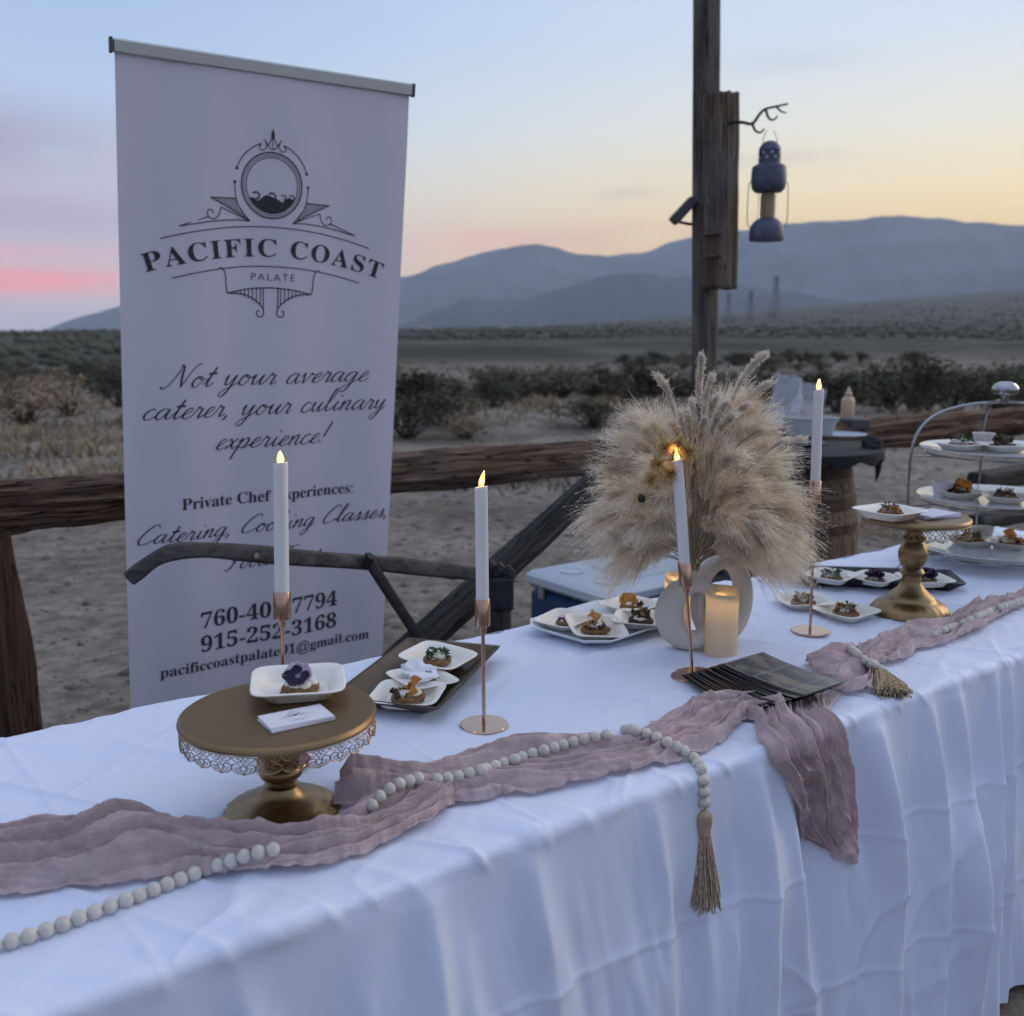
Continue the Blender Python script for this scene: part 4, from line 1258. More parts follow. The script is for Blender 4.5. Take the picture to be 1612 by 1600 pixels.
# ================================================================== CAKE STANDS
goldM = mat('antique_gold', (0.28, 0.19, 0.095), rough=0.34, metal=1.0, var=0.18, vscale=14, bump=0.0003, bscale=250)
goldTopM = mat('matt_gold_top', (0.25, 0.165, 0.08), rough=0.40, metal=0.85, var=0.06, vscale=10)
def cake_stand(name_label, base, zt, rt, rb, drop, units, low=False):
    h = zt - base.z
    t = thing('cake_stand', name_label, 'cake stand', base, 0, 'gold cake stands with lace rims')
    MB().lathe([(0, h - 0.012), (rt - 0.004, h - 0.012), (rt, h - 0.010), (rt + 0.0015, h - 0.006), (rt, h - 0.002), (rt - 0.003, h), (rt - 0.006, h - 0.0006), (0, h - 0.0006)], 96).obj('top_plate', goldTopM, t)
    k = rb / 0.078
    hb = (h - 0.012)
    prof = [(0.0, 0.0), (rb, 0.0), (rb + 0.001, 0.004), (rb * 0.98, 0.010), (rb * 0.88, 0.022), (rb * 0.74, 0.031), (rb * 0.66, 0.034), (rb * 0.62, 0.040), (rb * 0.60, 0.043), (rb * 0.50, 0.050), (rb * 0.36, 0.060), (rb * 0.31, 0.068)]
    z0 = 0.068
    st_h = hb - z0
    rs = 0.024 * k ** 0.5
    shape = [(0.95, 0.02), (0.86, 0.08), (0.80, 0.16), (1.05, 0.18), (1.12, 0.21), (1.0, 0.24), (0.85, 0.27), (1.1, 0.34), (1.28, 0.42), (1.32, 0.50), (1.2, 0.58), (0.95, 0.65), (0.82, 0.69), (1.0, 0.71), (1.06, 0.73), (0.98, 0.75), (0.74, 0.78), (0.72, 0.83), (0.95, 0.87), (1.15, 0.92), (1.5, 0.97), (2.4, 1.0)]
    prof += [(rs * a, z0 + st_h * b) for a, b in shape]
    if low:
        k2 = (h - 0.012) / 0.125
        prof = [(r, z * k2) for r, z in ((0, 0), (.077, 0), (.078, .003), (.0768, .008), (.0705, .012), (.0655, .0148), (.0615, .0156), (.0585, .018), (.045, .022), (.034, .026), (.029, .031), (.0258, .036), (.0245, .039), (.0190, .041), (.0190, .047),
                (.0245, .049), (.0285, .052), (.0305, .057), (.0290, .062), (.0258, .065), (.0272, .070), (.0295, .078), (.0270, .088), (.025, .098), (.029, .110), (.037, .119), (.060, .125))]
    MB().lathe(prof, 72, fn=lambda r, z, a: (r * (1 + (0.035 * abs(math.sin(a * 12)) if 0.001 < z < (0.016 if low else 0.026) else 0)), z)).obj('pedestal', goldM, t)
    # pierced lace rim: scrolls, rings and a scalloped hem repeated round the plate
    lm = MB()
    R0 = rt - 0.001
    def cyl(a, zz): return (R0 * math.cos(a), R0 * math.sin(a), h - 0.011 - zz)
    da = 2 * math.pi / units
    wu = da * R0
    tr_ = 0.00085 * drop / 0.03
    def curve(pts, r=tr_, n=None):
        P_ = smooth_path([(a, b, 0) for a, b in pts], n or len(pts) * 3)
        return [(p.x, p.y) for p in P_]
    unit = []
    unit.append(([(-0.5, 0.06), (0, 0.03), (0.5, 0.06)], 1.1))
    unit.append((curve([(-0.5, 0.62), (-0.42, 0.80), (-0.25, 0.90), (-0.1, 0.93), (0.0, 1.0), (0.1, 0.93), (0.25, 0.90), (0.42, 0.80), (0.5, 0.62)]), 1.3))
    for s_ in (-1, 1):
        unit.append((curve([(s_ * 0.5, 0.05), (s_ * 0.40, 0.22), (s_ * 0.22, 0.30), (s_ * 0.10, 0.22), (s_ * 0.18, 0.12), (s_ * 0.28, 0.18)]), 1.1))
        unit.append((curve([(s_ * 0.5, 0.62), (s_ * 0.44, 0.46), (s_ * 0.28, 0.40), (s_ * 0.14, 0.48), (s_ * 0.16, 0.62), (s_ * 0.28, 0.62)]), 1.1))
        unit.append((curve([(s_ * 0.36, 0.60 + 0.0), (s_ * 0.30, 0.74), (s_ * 0.16, 0.80), (s_ * 0.06, 0.70)]), 1.0))
        unit.append((curve([(0, 0.06), (s_ * 0.07, 0.28), (0.0, 0.45)]), 1.0))
    unit.append(([(0.13 * math.cos(x), 0.66 + 0.16 * math.sin(x)) for x in np.linspace(0, 2 * math.pi, 11)], 1.0))
    unit.append(([(0.06 * math.cos(x), 0.90 + 0.06 * math.sin(x)) for x in np.linspace(0, 2 * math.pi, 8)], 1.0))
    for u in range(units):
        a0 = u * da
        for pts, w in unit:
            lm.tube([cyl(a0 + x * da, y * drop) for x, y in pts], tr_ * w, 4, caps=False)
    lm.obj('lace_rim', goldM, t)
    return t
c1 = onz(445, 1282, ZT)
c1 = drop_st(0.8 * c1.x + 0.6 * c1.y, -0.6 * c1.x + 0.8 * c1.y, False)[0]
z1 = zat(1119, c1.x, c1.y)
cake_stand('large gold cake stand with lace rim on the mauve runner, holding the pansy tart', c1, z1, 0.132, 0.077, 0.024, 26, True)
c2 = onz(1431, 966, ZT)
c2 = drop_st(0.8 * c2.x + 0.6 * c2.y, -0.6 * c2.x + 0.8 * c2.y, False)[0]
z2 = zat(812, c2.x, c2.y)
cake_stand('small gold cake stand with turned stem beside the tiered rack', c2, z2, 0.121, 0.088, 0.030, 22)
served((470, 1091), z1, R(12), 'pansy', 'white square plate on the large gold cake stand', 'tart topped with a dark violet pansy flower', 3, sc=1.04, dof=(0.004, 0.0), dsc=0.98)

# business cards on the big stand
cardM = mat('ivory_card', (0.68, 0.66, 0.70), rough=0.5)
cp = onz(467, 1134, z1)
for k in range(5):
    last = k == 4
    o = thing('business_card', 'top white business card with a small round emblem, on the large gold cake stand' if last else 'plain lower white business card in the small stack on the large gold cake stand', 'business card',
              cp + Vector((0.0008 * (k % 2) - 0.001 * k * 0.3, 0.0006 * k, 0.0004 + 0.0011 * k)), R(34 + (k % 3) * 1.4 - k), 'business cards on the gold stand')
    MB().box((0, 0, 0), (0.088, 0.052, 0.0009)).obj('card', cardM, o, smooth=False)
    if last:
        a = np.array(em.v)
        q = np.stack([(a[:, 0] - UC) * 0.085, (0.41 - a[:, 1]) * 0.075, np.full(len(a), 0.0009)], -1)
        link('emblem', mesh('emblem', q, em.f, inkM, False), o)
cp2 = onz(1466, 812, z2)
for k in range(4):
    o = MB().box((0, 0, 0), (0.105, 0.075, 0.0016)).obj('folded_napkin', mat('lilac_napkin', (0.58, 0.55, 0.64), rough=0.8, bump=0.0006, bscale=200), None, smooth=False)
    lab_n = 'topmost pale lilac folded napkin on the small gold cake stand' if k == 3 else 'pale lilac folded napkin lower in the stack on the small gold cake stand'
    o.location = cp2 + Vector((0.001 * k, 0, 0.0009 + 0.0018 * k)); o.rotation_euler = (0, 0, R(20 + 4 * k))
    tag(o, lab_n, 'napkin', 'stacked napkins on the small gold stand')
served((1400, 816), z2, R(35), 'crumble', 'white square plate on the small gold cake stand, overhanging its lace rim', 'tart with herbs and a golden crisp on the small gold cake stand', 11, sc=1.05, dsc=1.1)

# ================================================================== TRAYS
bronzeM = mat('bronze_tray', (0.10, 0.072, 0.045), rough=0.45, metal=0.6, var=0.15, vscale=20)
whiteTrayM = mat('white_melamine', (0.62, 0.66, 0.70), rough=0.35)
darkTrayM = mat('dark_pewter_tray', (0.035, 0.035, 0.038), rough=0.38, metal=0.5)
greyRimM = mat('pewter_rim', (0.20, 0.20, 0.21), rough=0.4, metal=0.8)
def tray(label, px, rz, L, Wd, rise, flare, m, rimM, beads=True, cham=0.0, hz_=0.0):
    p = onz(*px, ZT)
    z = max(drop_st(0.8 * (p.x + a * L * .4 * math.cos(rz) - b * Wd * .4 * math.sin(rz)) + 0.6 * (p.y + a * L * .4 * math.sin(rz) + b * Wd * .4 * math.cos(rz)),
                    -0.6 * (p.x + a * L * .4 * math.cos(rz) - b * Wd * .4 * math.sin(rz)) + 0.8 * (p.y + a * L * .4 * math.sin(rz) + b * Wd * .4 * math.cos(rz)), False)[0].z for a in (-1, 0, 1) for b in (-1, 0, 1))
    t = thing('serving_tray', label, 'tray', (p.x, p.y, z), rz)
    def ring(l, w, zz, c):
        return [(x, y, zz) for x, y in ((l - c, w), (l, w - c), (l, -w + c), (l - c, -w), (-l + c, -w), (-l, -w + c), (-l, w - c), (-l + c, w))]
    l, w = L / 2, Wd / 2
    c = max(cham, 0.004)
    rings = [ring(l - flare, w - flare, 0.0, c), ring(l, w, rise, c * 1.2), ring(l + 0.001, w + 0.001, rise + 0.003, c * 1.2), ring(l - 0.003, w - 0.003, rise + 0.003, c * 1.2), ring(l - flare - 0.002, w - flare - 0.002, 0.004, c)]
    v = [q for r in rings for q in r]
    f = []
    for i in range(4):
        for k in range(8):
            f.append((i * 8 + k, (i + 1) * 8 + k, (i + 1) * 8 + (k + 1) % 8, i * 8 + (k + 1) % 8))
    f.append(tuple(range(8))); f.append(tuple(32 + k for k in range(7, -1, -1)))
    mesh_ = mesh('dish', v, f, m, False)
    link('dish', mesh_, t)
    if beads:
        mbt = MB()
        pts = []
        for (a, b) in (((l, w), (l, -w)), ((l, -w), (-l, -w)), ((-l, -w), (-l, w)), ((-l, w), (l, w))):
            n = int(max(abs(a[0] - b[0]), abs(a[1] - b[1])) / 0.006)
            for k in range(n):
                x, y = a[0] + (b[0] - a[0]) * k / n, a[1] + (b[1] - a[1]) * k / n
                mbt.add([(x + 0.002 * p_[0], y + 0.002 * p_[1], rise + 0.004 + 0.0016 * p_[2]) for p_ in ((1, 0, 0), (0, 1, 0), (-1, 0, 0), (0, -1, 0), (0, 0, 1))], [(0, 1, 4), (1, 2, 4), (2, 3, 4), (3, 0, 4)])
        o = mbt.obj('beaded_rim', rimM, t); o['kind'] = 'stuff'
    return t, z
t1, tz1 = tray('long bronze tray with flared beaded rim holding three plates, between cake stand and candlestick', (664, 1080), TBL + R(37), 0.36, 0.20, 0.024, 0.036, bronzeM, bronzeM)
served((689, 1046), tz1 + 0.012, TBL + R(28), 'greens', 'white square plate at the far end of the bronze tray', 'canape with dark greens on the far plate of the bronze tray', 21, tilt=(R(5), 0), dsc=1.0)
served((664, 1079), tz1 + 0.008, TBL + R(5), 'crumble', 'middle white square plate on the bronze tray', 'canape with crumble and herbs on the middle plate of the bronze tray', 22, tilt=(R(3), R(4)), sc=0.86, dsc=0.95)
served((642, 1106), tz1 + 0.006, TBL + R(45), 'chip', 'near white square plate on the bronze tray', 'dark canape with a frilly amber crisp on the near plate of the bronze tray', 23, sc=0.98, dsc=1.1)
MB().blob((0, 0, 0), 0.03, 5, 0.9, 3, 0.5).obj('crumpled_napkin', mat('tissue_white', (0.75, 0.75, 0.78), rough=0.9), None, loc=onz(655, 1061, tz1 + 0.03))
tag(bpy.data.objects['crumpled_napkin'], 'crumpled white tissue between the plates on the bronze tray', 'napkin')
t2, tz2 = tray('white serving tray with cut corners beside the ring vases, holding four plates', (950, 992), TBL + R(8), 0.31, 0.235, 0.016, 0.03, whiteTrayM, None, False, 0.035)
served((888, 984), tz2 + 0.010, TBL + R(15), 'fig', 'half hidden white square plate at the outer corner of the white tray', 'small dessert on the half hidden plate of the white tray', 31, tilt=(0, R(-4)), sc=0.85, dsc=0.7)
served((937, 997), tz2 + 0.010, TBL + R(-26), 'chip', 'front white square plate on the white tray', 'brown dessert with round amber crisp on the front plate of the white tray', 32, tilt=(R(8), R(4)), sc=0.98, dsc=1.15)
served((993, 962), tz2 + 0.010, TBL + R(10), 'chip', 'rear white square plate on the white tray', 'dessert with amber crisp on the rear plate of the white tray', 33, sc=0.95, dsc=1.0)
served((1008, 984), tz2 + 0.010, TBL + R(40), 'choc', 'white square plate on the white tray next to the vases', 'dark chocolate dessert on the plate next to the vases', 34, sc=0.95, dsc=1.05)
t3, tz3 = tray('long dark pewter tray behind the small gold cake stand, holding three plates', (1374, 921), R(-8), 0.42, 0.155, 0.022, 0.026, darkTrayM, greyRimM)
served((1308, 915), tz3 + 0.014, R(50), 'greens', 'white square plate at the candle end of the pewter tray', 'herb canape at the candle end of the pewter tray', 41, sc=0.95)
served((1376, 918), tz3 + 0.012, R(44), 'ruffle', 'middle white square plate on the pewter tray', 'canape with purple ruffled leaf on the middle of the pewter tray', 42, sc=0.9, dsc=0.9)
served((1455, 920), tz3 + 0.012, R(10), 'ruffle', 'white square plate behind the stem of the small cake stand, on the pewter tray', 'canape with purple ruffled leaf right behind the small cake stand stem', 43, sc=0.95, dsc=1.1)
for px, rz, kind, lp, lc, sd, s_ in (((1264, 955), R(6), 'crumble', 'white square plate on the cloth behind the candlestick beside the pewter tray', 'canape on the plate lying on the cloth behind the candlestick', 51, 0.98),
                                     ((1331, 972), R(38), 'crumble', 'white square plate on the cloth before the pewter tray, corner towards the viewer', 'brown crumble canape on the plate nearest the small cake stand base', 52, 1.0)):
    g = rest(*px)
    served(px, g.z, rz, kind, lp, lc, sd, sc=s_, dsc=1.1)

# ================================================================== FLYERS
flyM = mat('black_glossy_flyer', (0.012, 0.013, 0.018), rough=0.22, spec=0.6)
def flyer_print():
    m = bpy.data.materials.new('flyer_photo')
    m.use_nodes = True
    t = NT(m.node_tree)
    p = m.node_tree.nodes['Principled BSDF']
    tcn = t.n('ShaderNodeTexCoord')
    n = t.noise(t.mapping(tcn.outputs['Object'], (9, 26, 1)), 1.0, 4, 0.6)
    c = t.ramp(n, [(0.34, (0.018, 0.022, 0.032)), (0.5, (0.07, 0.07, 0.075)), (0.6, (0.20, 0.165, 0.12)), (0.7, (0.10, 0.10, 0.11))])
    t.put(p.inputs['Base Color'], c)
    p.inputs['Roughness'].default_value = 0.25
    return m
fpM = flyer_print()
lineM = mat('pale_print', (0.42, 0.42, 0.42), rough=0.4)
ftop = onz(1232, 1068, ZT + 0.03); fbot = onz(1160, 1087, ZT + 0.016)
FL, FW = 0.205, 0.112
def flyer_me(nm, m, inset=0.0, zoff=0.0, curl=0.010, rect=None):
    x0, x1, y0, y1 = rect or (-FL / 2 + inset, FL / 2 - inset, -FW / 2 + inset, FW / 2 - inset)
    xs = np.linspace(x0, x1, 12); ys = np.linspace(y0, y1, 6)
    X, Y = np.meshgrid(xs, ys, indexing='ij')
    Z = curl * (np.abs(X / FL * 2) ** 2.2) * 0.55 + 0.004 * np.sin(Y * 20) * 0.6 + zoff
    return grid_mesh(nm, np.stack([X, Y, Z], -1), m)
NFL = 16
for k in range(NFL):
    f = k / (NFL - 1)
    pos = fbot.lerp(ftop, f ** 0.9)
    pos.z = ZT + 0.016 + 0.0013 * k
    top = k == NFL - 1
    o = thing('flyer', 'topmost glossy dark flyer with a printed photo on the fanned stack' if top else 'black glossy flyer lying within the fanned stack at the table edge', 'flyer', pos, R(-57) + R(-11) * (1 - f) + R(2.0) * math.sin(k * 2.3), 'fanned stack of dark flyers')
    if k == 0: fme = flyer_me('sheet', flyM); 
    link('sheet', fme, o)
    if top:
        link('printed_photo', flyer_me('printed_photo', fpM, 0.004, 0.0007), o)
        pm = MB()
        for (x0, x1, y0, y1) in ((-0.098, -0.030, -0.050, 0.048), (-0.026, 0.060, -0.048, 0.050), (0.064, 0.098, -0.050, 0.050)):
            for (a, b, c, d) in ((x0, x1, y0, y0 + 0.0009), (x0, x1, y1 - 0.0009, y1), (x0, x0 + 0.0009, y0, y1), (x1 - 0.0009, x1, y0, y1)):
                g = flyer_me('t', None, 0, 0.0011, rect=(a, b, c, d))
                pm.add([v.co for v in g.vertices], [tuple(q.vertices) for q in g.polygons])
        pm.obj('printed_frame', lineM, o)

# ================================================================== VASES, PILLAR CANDLES, PAMPAS
vaseM = mat('cream_ceramic', (0.56, 0.52, 0.44), rough=0.75, var=0.03, vscale=20, bump=0.0003, bscale=500)
def ring_vase(label, base, rx, rz_, hx, hz_, hole_dx, hole_dz, depth, neck_r, neck_h, yaw):
    t = thing('ring_vase', label, 'vase', base, yaw, 'cream ring vases')
    n, m = 72, 18
    P = np.zeros((m, n, 3))
    for j in range(n):
        a = 2 * math.pi * j / n
        ox, oz = rx * math.cos(a), rz_ + rz_ * math.sin(a)
        ix, iz = hole_dx + hx * math.cos(a), rz_ + hole_dz + hz_ * math.sin(a)
        cx, cz = (ox + ix) / 2, (oz + iz) / 2
        ux, uz = (ox - ix) / 2, (oz - iz) / 2
        for i in range(m):
            b = 2 * math.pi * i / m
            e = 2.6
            rr = (abs(math.cos(b)) ** e + abs(math.sin(b)) ** e) ** (-1 / e)
            c, s = math.cos(b) * rr, math.sin(b) * rr
            P[i, j] = (cx + ux * c, depth * s, max(0.0, cz + uz * c))
    P = np.concatenate([P, P[:1]], 0)
    link('body', grid_mesh('body', P, vaseM, closed_u=True), t)
    zt = 2 * rz_ - 0.004
    MB().lathe([(neck_r * 1.5, zt - 0.006), (neck_r * 1.08, zt + 0.006), (neck_r, zt + neck_h * 0.6), (neck_r * 1.08, zt + neck_h), (neck_r * 0.82, zt + neck_h), (neck_r * 0.7, zt - 0.004)], 28, closed=True).obj('neck', vaseM, t)
    return zt + neck_h
va = rest(1083, 1026)
nz = ring_vase('low cream ring vase with a narrow neck holding the pampas grass', va, 0.072, 0.0765, 0.026, 0.042, 0.012, 0.004, 0.024, 0.0125, 0.022, R(6))
vb = rest(1134, 1016)
ring_vase('taller cream ring vase interlocked behind the low one, open loop empty', vb, 0.072, 0.098, 0.040, 0.058, -0.006, 0.010, 0.022, 0.011, 0.012, R(24))
pwM = mat('amber_wax', (0.76, 0.66, 0.48), rough=0.5, spec=0.4, translucent=0.35)
def pillar(label, p, r, h, lean=0.0, watts=0.038):
    t = thing('pillar_candle', label, 'candle', p, 0, 'flameless pillar candles')
    MB().lathe([(r, 0.0005), (r * 1.01, 0.003), (r, 0.02), (r, h * 0.5), (r, h - 0.004), (r * 0.97, h), (r * 0.92, h - 0.002), (r * 0.86, h - 0.010), (r * 0.5, h - 0.014), (0.0, h - 0.015)], 44,
               fn=lambda q, z, a: (q, z + (0.006 * math.sin(a - 0.5) + 0.002 * math.sin(3 * a) if z > h - 0.016 else 0))).obj('wax', pwM, t)
    l = bpy.data.lights.new('candle_glow', 'POINT')
    l.energy = watts; l.color = (1.0, 0.66, 0.26); l.shadow_soft_size = 0.008
    lo2 = bpy.data.objects.new('candle_glow', l); COL.objects.link(lo2); lo2.parent = t; lo2.location = (0, 0, h * 0.84)
    return t
pillar('short cream pillar candle glowing at the top, in front of the ring vases', rest(1134, 1031), 0.0335, 0.134)
pillar('cream pillar candle glowing behind the low ring vase', rest(1066, 1000), 0.030, 0.125, 0, 0.06)

plM = []
for nm, c, tl in (('pampas_cream', (0.87, 0.79, 0.65), 0.45), ('pampas_tan', (0.79, 0.68, 0.53), 0.45), ('pampas_grey', (0.80, 0.72, 0.60), 0.45), ('bunny_tail_white', (0.80, 0.73, 0.63), 0.35)):
    plM.append(mat(nm, c, rough=0.8, var=0.16, vscale=45, translucent=tl, spec=0.2))
stemM = mat('dry_stem', (0.32, 0.25, 0.15), rough=0.7)
neck = va + Vector((0, 0, nz))
bq = thing('pampas_bouquet', 'big fan of dried beige pampas grass plumes in the low ring vase', 'dried bouquet', neck)
def strands_mesh(name, P, Wd, m):
    """P (n, k, 3) strand centre lines, Wd (n, k) half widths: thin tapering ribbons"""
    n, k, _ = P.shape
    d = np.zeros_like(P); d[:, 1:-1] = P[:, 2:] - P[:, :-2]; d[:, 0] = P[:, 1] - P[:, 0]; d[:, -1] = P[:, -1] - P[:, -2]
    d /= np.linalg.norm(d, axis=2, keepdims=True) + 1e-9
    rg = np.random.default_rng(n)
    ref = rg.normal(size=(n, 1, 3))
    sd = np.cross(d, ref); sd /= np.linalg.norm(sd, axis=2, keepdims=True) + 1e-9
    A = P + sd * Wd[..., None]; B = P - sd * Wd[..., None]
    v = np.stack([A, B], 2).reshape(-1, 3)
    i = np.arange(n)[:, None] * (2 * k); j = np.arange(k - 1)[None, :] * 2
    b0 = i + j
    q = np.stack([b0, b0 + 1, b0 + 3, b0 + 2], -1).reshape(-1, 4)
    me = bpy.data.meshes.new(name)
    me.vertices.add(len(v)); me.vertices.foreach_set('co', v.astype(np.float32).ravel())
    me.loops.add(q.size); me.loops.foreach_set('vertex_index', q.astype(np.int32).ravel())
    me.polygons.add(len(q)); me.polygons.foreach_set('loop_start', np.arange(0, q.size, 4, dtype=np.int32))
    me.update(calc_edges=True)
    me.polygons.foreach_set('use_smooth', [True] * len(q))
    me.materials.append(m)
    return me
def plume(tgt, L0, fluff, n, seed, m, droop, spread=0.42, slen=0.085, thin=0.00055):
    """tgt: tip in the bouquet's space; the fluffy part begins at L0 (0..1) of the stem; droop pulls strands down"""
    rg = np.random.default_rng(seed)
    tip = np.array(tgt, float)
    Lt = np.linalg.norm(tip)
    start = np.array([0.006 * rg.normal(), 0.006 * rg.normal(), 0.0])
    up = np.array([tip[0] * 0.35, tip[1] * 0.35, max(tip[2], 0.0) * 0.55 + Lt * 0.30])      # the stem leaves the neck upward and bends over
    def axis(f):
        f = f[:, None]
        return start * (1 - f) ** 2 + 2 * f * (1 - f) * up + f * f * tip
    per = 9
    nbr = max(8, n // per)
    fb_ = L0 + (1 - L0) * rg.random(nbr) ** 0.8
    f0 = np.repeat(fb_, per); n = len(f0)
    p = axis(f0)
    dv = axis(np.minimum(f0 + 0.02, 1.02)) - axis(f0 - 0.02)
    dv /= np.linalg.norm(dv, axis=1, keepdims=True) + 1e-9
    rnd = np.repeat(rg.normal(size=(nbr, 3)), per, 0) + 0.30 * rg.normal(size=(n, 3))
    side = rnd - dv * (rnd * dv).sum(1, keepdims=True)
    side /= np.linalg.norm(side, axis=1, keepdims=True) + 1e-9
    env = 1 - 0.45 * np.abs((f0 - L0) / (1 - L0) - 0.45)
    lb = np.repeat(0.55 + 0.6 * rg.random(nbr), per)
    ln = slen * fluff * lb * (0.55 + 0.5 * rg.random(n)) * env
    sp = spread * np.repeat(0.35 + 0.9 * rg.random(nbr), per) * (0.85 + 0.3 * rg.random(n))
    along = rg.random(n) * 0.25
    k = 6
    P = np.zeros((n, k, 3))
    jig = rg.normal(size=(n, 3)) * 0.10
    ph = rg.random(n) * 6
    for i in range(k):
        g = i / (k - 1)
        P[:, i] = p + dv * (ln * (g + along))[:, None] + side * (sp * ln * ((g + along) ** 0.8))[:, None] + jig * (ln * g ** 1.6)[:, None]
        P[:, i, 2] -= droop * ln * g ** 2 * 0.8
        P[:, i] += side[:, [1, 2, 0]] * (0.05 * ln * np.sin(g * 5 + ph))[:, None] * g
    Wd = np.outer(0.6 + 0.8 * rg.random(n), np.array([1, 1.0, 0.95, 0.8, 0.55, 0.15])) * thin
    me = strands_mesh('plume', P, Wd, m)
    o = link('plume', me, bq)
    ns = int(n * 2.6)                                     # short spikelets that make the feather frizzy
    si = rg.integers(0, n, ns); gi = rg.integers(1, k - 1, ns); gf = rg.random((ns, 1))
    a0 = P[si, gi] * (1 - gf) + P[si, gi + 1] * gf
    td = P[si, gi + 1] - P[si, gi]; td /= np.linalg.norm(td, axis=1, keepdims=True) + 1e-9
    sd_ = td * 0.9 + rg.normal(size=(ns, 3)) * 0.42; sd_ /= np.linalg.norm(sd_, axis=1, keepdims=True)
    sl = rg.uniform(0.006, 0.014, (ns, 1)) * (0.6 + 0.4 * fluff)
    Q = np.stack([a0, a0 + sd_ * sl * 0.55, a0 + sd_ * sl], 1)
    sp_me = strands_mesh('spikelets', Q, np.tile(np.array([0.9, 1.0, 0.15]), (ns, 1)) * thin * 1.0, m)
    tag(link('spikelets', sp_me, o), kind='stuff')
    fa = np.linspace(0, 1, 9)
    a = axis(fa)
    mbx = MB().tube([Vector(x) for x in a], [0.0014 - 0.0009 * f for f in fa], 5)
    mbx.obj('stalk', stemM, o)
def px_off(px, py, dy):
    """bouquet-space tip seen at a pixel, dy metres behind (+) or before (-) the neck"""
    return aty(px, py, neck.y + dy) - neck
TIPS = [  # pixel of plume tip, depth offset, fluff, droop
    (962, 850, 0.0, 0.9, 0.9), (920, 795, 0.02, 1.0, 0.5), (940, 815, -0.06, 0.95, 0.8), (985, 862, -0.08, 0.85, 1.0), (1010, 835, 0.05, 0.8, 0.9), (942, 756, 0.06, 1.0, 0.35),
    (945, 705, 0.02, 1.0, 0.25), (962, 662, 0.08, 1.0, 0.15), (985, 632, 0.0, 1.0, 0.12), (1012, 640, -0.05, 1.0, 0.15), (1010, 705, -0.11, 1.0, 0.4), (972, 760, -0.12, 1.0, 0.6), (990, 812, -0.13, 0.9, 0.8),
    (1062, 650, 0.06, 1.0, 0.1), (1140, 612, 0.03, 1.0, 0.08), (1166, 600, 0.06, 1.0, 0.06), (1192, 610, 0.0, 1.0, 0.10), (1208, 645, -0.05, 1.0, 0.12),
    (1228, 676, 0.06, 1.0, 0.15), (1246, 712, 0.0, 1.0, 0.25), (1264, 748, 0.08, 1.05, 0.3), (1278, 780, -0.02, 1.05, 0.45), (1286, 818, 0.05, 1.05, 0.55), (1284, 848, 0.0, 1.0, 0.7), (1262, 862, -0.06, 1.0, 0.8),
    (1232, 866, 0.05, 1.0, 0.9), (1196, 850, -0.08, 0.9, 1.0), (1218, 800, -0.12, 1.05, 0.6), (1195, 745, -0.12, 1.0, 0.35), (1165, 695, -0.10, 1.0, 0.2), (1130, 685, -0.06, 0.9, 0.15),
    (1236, 830, -0.13, 1.0, 0.8), (1045, 760, -0.14, 0.9, 0.5), (1165, 800, -0.14, 0.9, 0.7), (1300, 862, 0.04, 0.6, 0.8)]
for k, (px, py, dy, fl, dr) in enumerate(TIPS):
    # strands reach past the stem's tip, so the stem itself stops short of the outline
    tip = px_off(1097 + (px - 1097) * 0.87, py, dy) * 0.84
    plume(tip, 0.40, fl * (0.9 if px < 1000 else 1), 620 if px < 1000 and py > 740 else 820, 400 + k, plM[[0, 1, 2, 1, 0][k % 5]], dr, spread=0.30 if py < 700 else 0.36, slen=0.100, thin=0.00042)
for k, (px, py, dy) in enumerate(((1104, 568, -0.02), (1118, 600, 0.02), (1197, 562, -0.02), (1042, 600, 0.0), (1075, 660, -0.04), (1205, 605, 0.0), (1258, 690, 0.02), (1138, 640, -0.06), (1090, 640, 0.03), (1082, 650, -0.12), (1108, 662, -0.13), (1126, 628, -0.11), (1152, 655, -0.13), (1170, 640, -0.10), (1060, 668, -0.10))):
    plume(px_off(px, py, dy) * 0.985, 0.62, 0.36, 900, 500 + k, plM[3], 0.0, spread=0.22, slen=0.080, thin=0.0006)
for k, (px, py, dy, dr) in enumerate(((905, 790, 0.0, 0.6), (918, 838, -0.03, 0.9), (940, 905, -0.05, 1.1), (972, 912, 0.0, 1.1), (930, 735, 0.05, 0.3), (945, 672, 0.0, 0.2), (1000, 628, 0.04, 0.15), (1215, 640, 0.03, 0.15), (1262, 700, -0.04, 0.3), (1290, 770, 0.04, 0.5), (1296, 830, -0.05, 0.7), (1270, 885, 0.0, 1.0), (1235, 900, -0.04, 1.1), (1310, 855, 0.03, 0.7))):
    plume(px_off(1097 + (px - 1097) * 0.88, min(py, 880), dy) * 0.86, 0.55, 0.9, 150, 560 + k, plM[[0, 2][k % 2]], dr, spread=0.42, slen=0.105, thin=0.00045)
ym = mat('golden_strawflower', (0.60, 0.45, 0.20), rough=0.7, var=0.3, vscale=80, translucent=0.3)
for k, (px, py) in enumerate(((1048, 705), (1070, 698), (1035, 730), (1055, 745), (1085, 712), (1025, 755))):
    o = px_off(px, py, -0.17)
    rg = np.random.default_rng(k)
    n = 420
    d = rg.normal(size=(n, 3)); d /= np.linalg.norm(d, axis=1, keepdims=True)
    Pq = np.zeros((n, 3, 3))
    for i in range(3): Pq[:, i] = np.array(o) + d * (0.003 + 0.008 * i) * (0.5 + 0.7 * rg.random((n, 1)))
    link('strawflower', strands_mesh('strawflower', Pq, np.tile(np.array([0.0004, 0.0007, 0.0003]), (n, 1)), ym), bq)
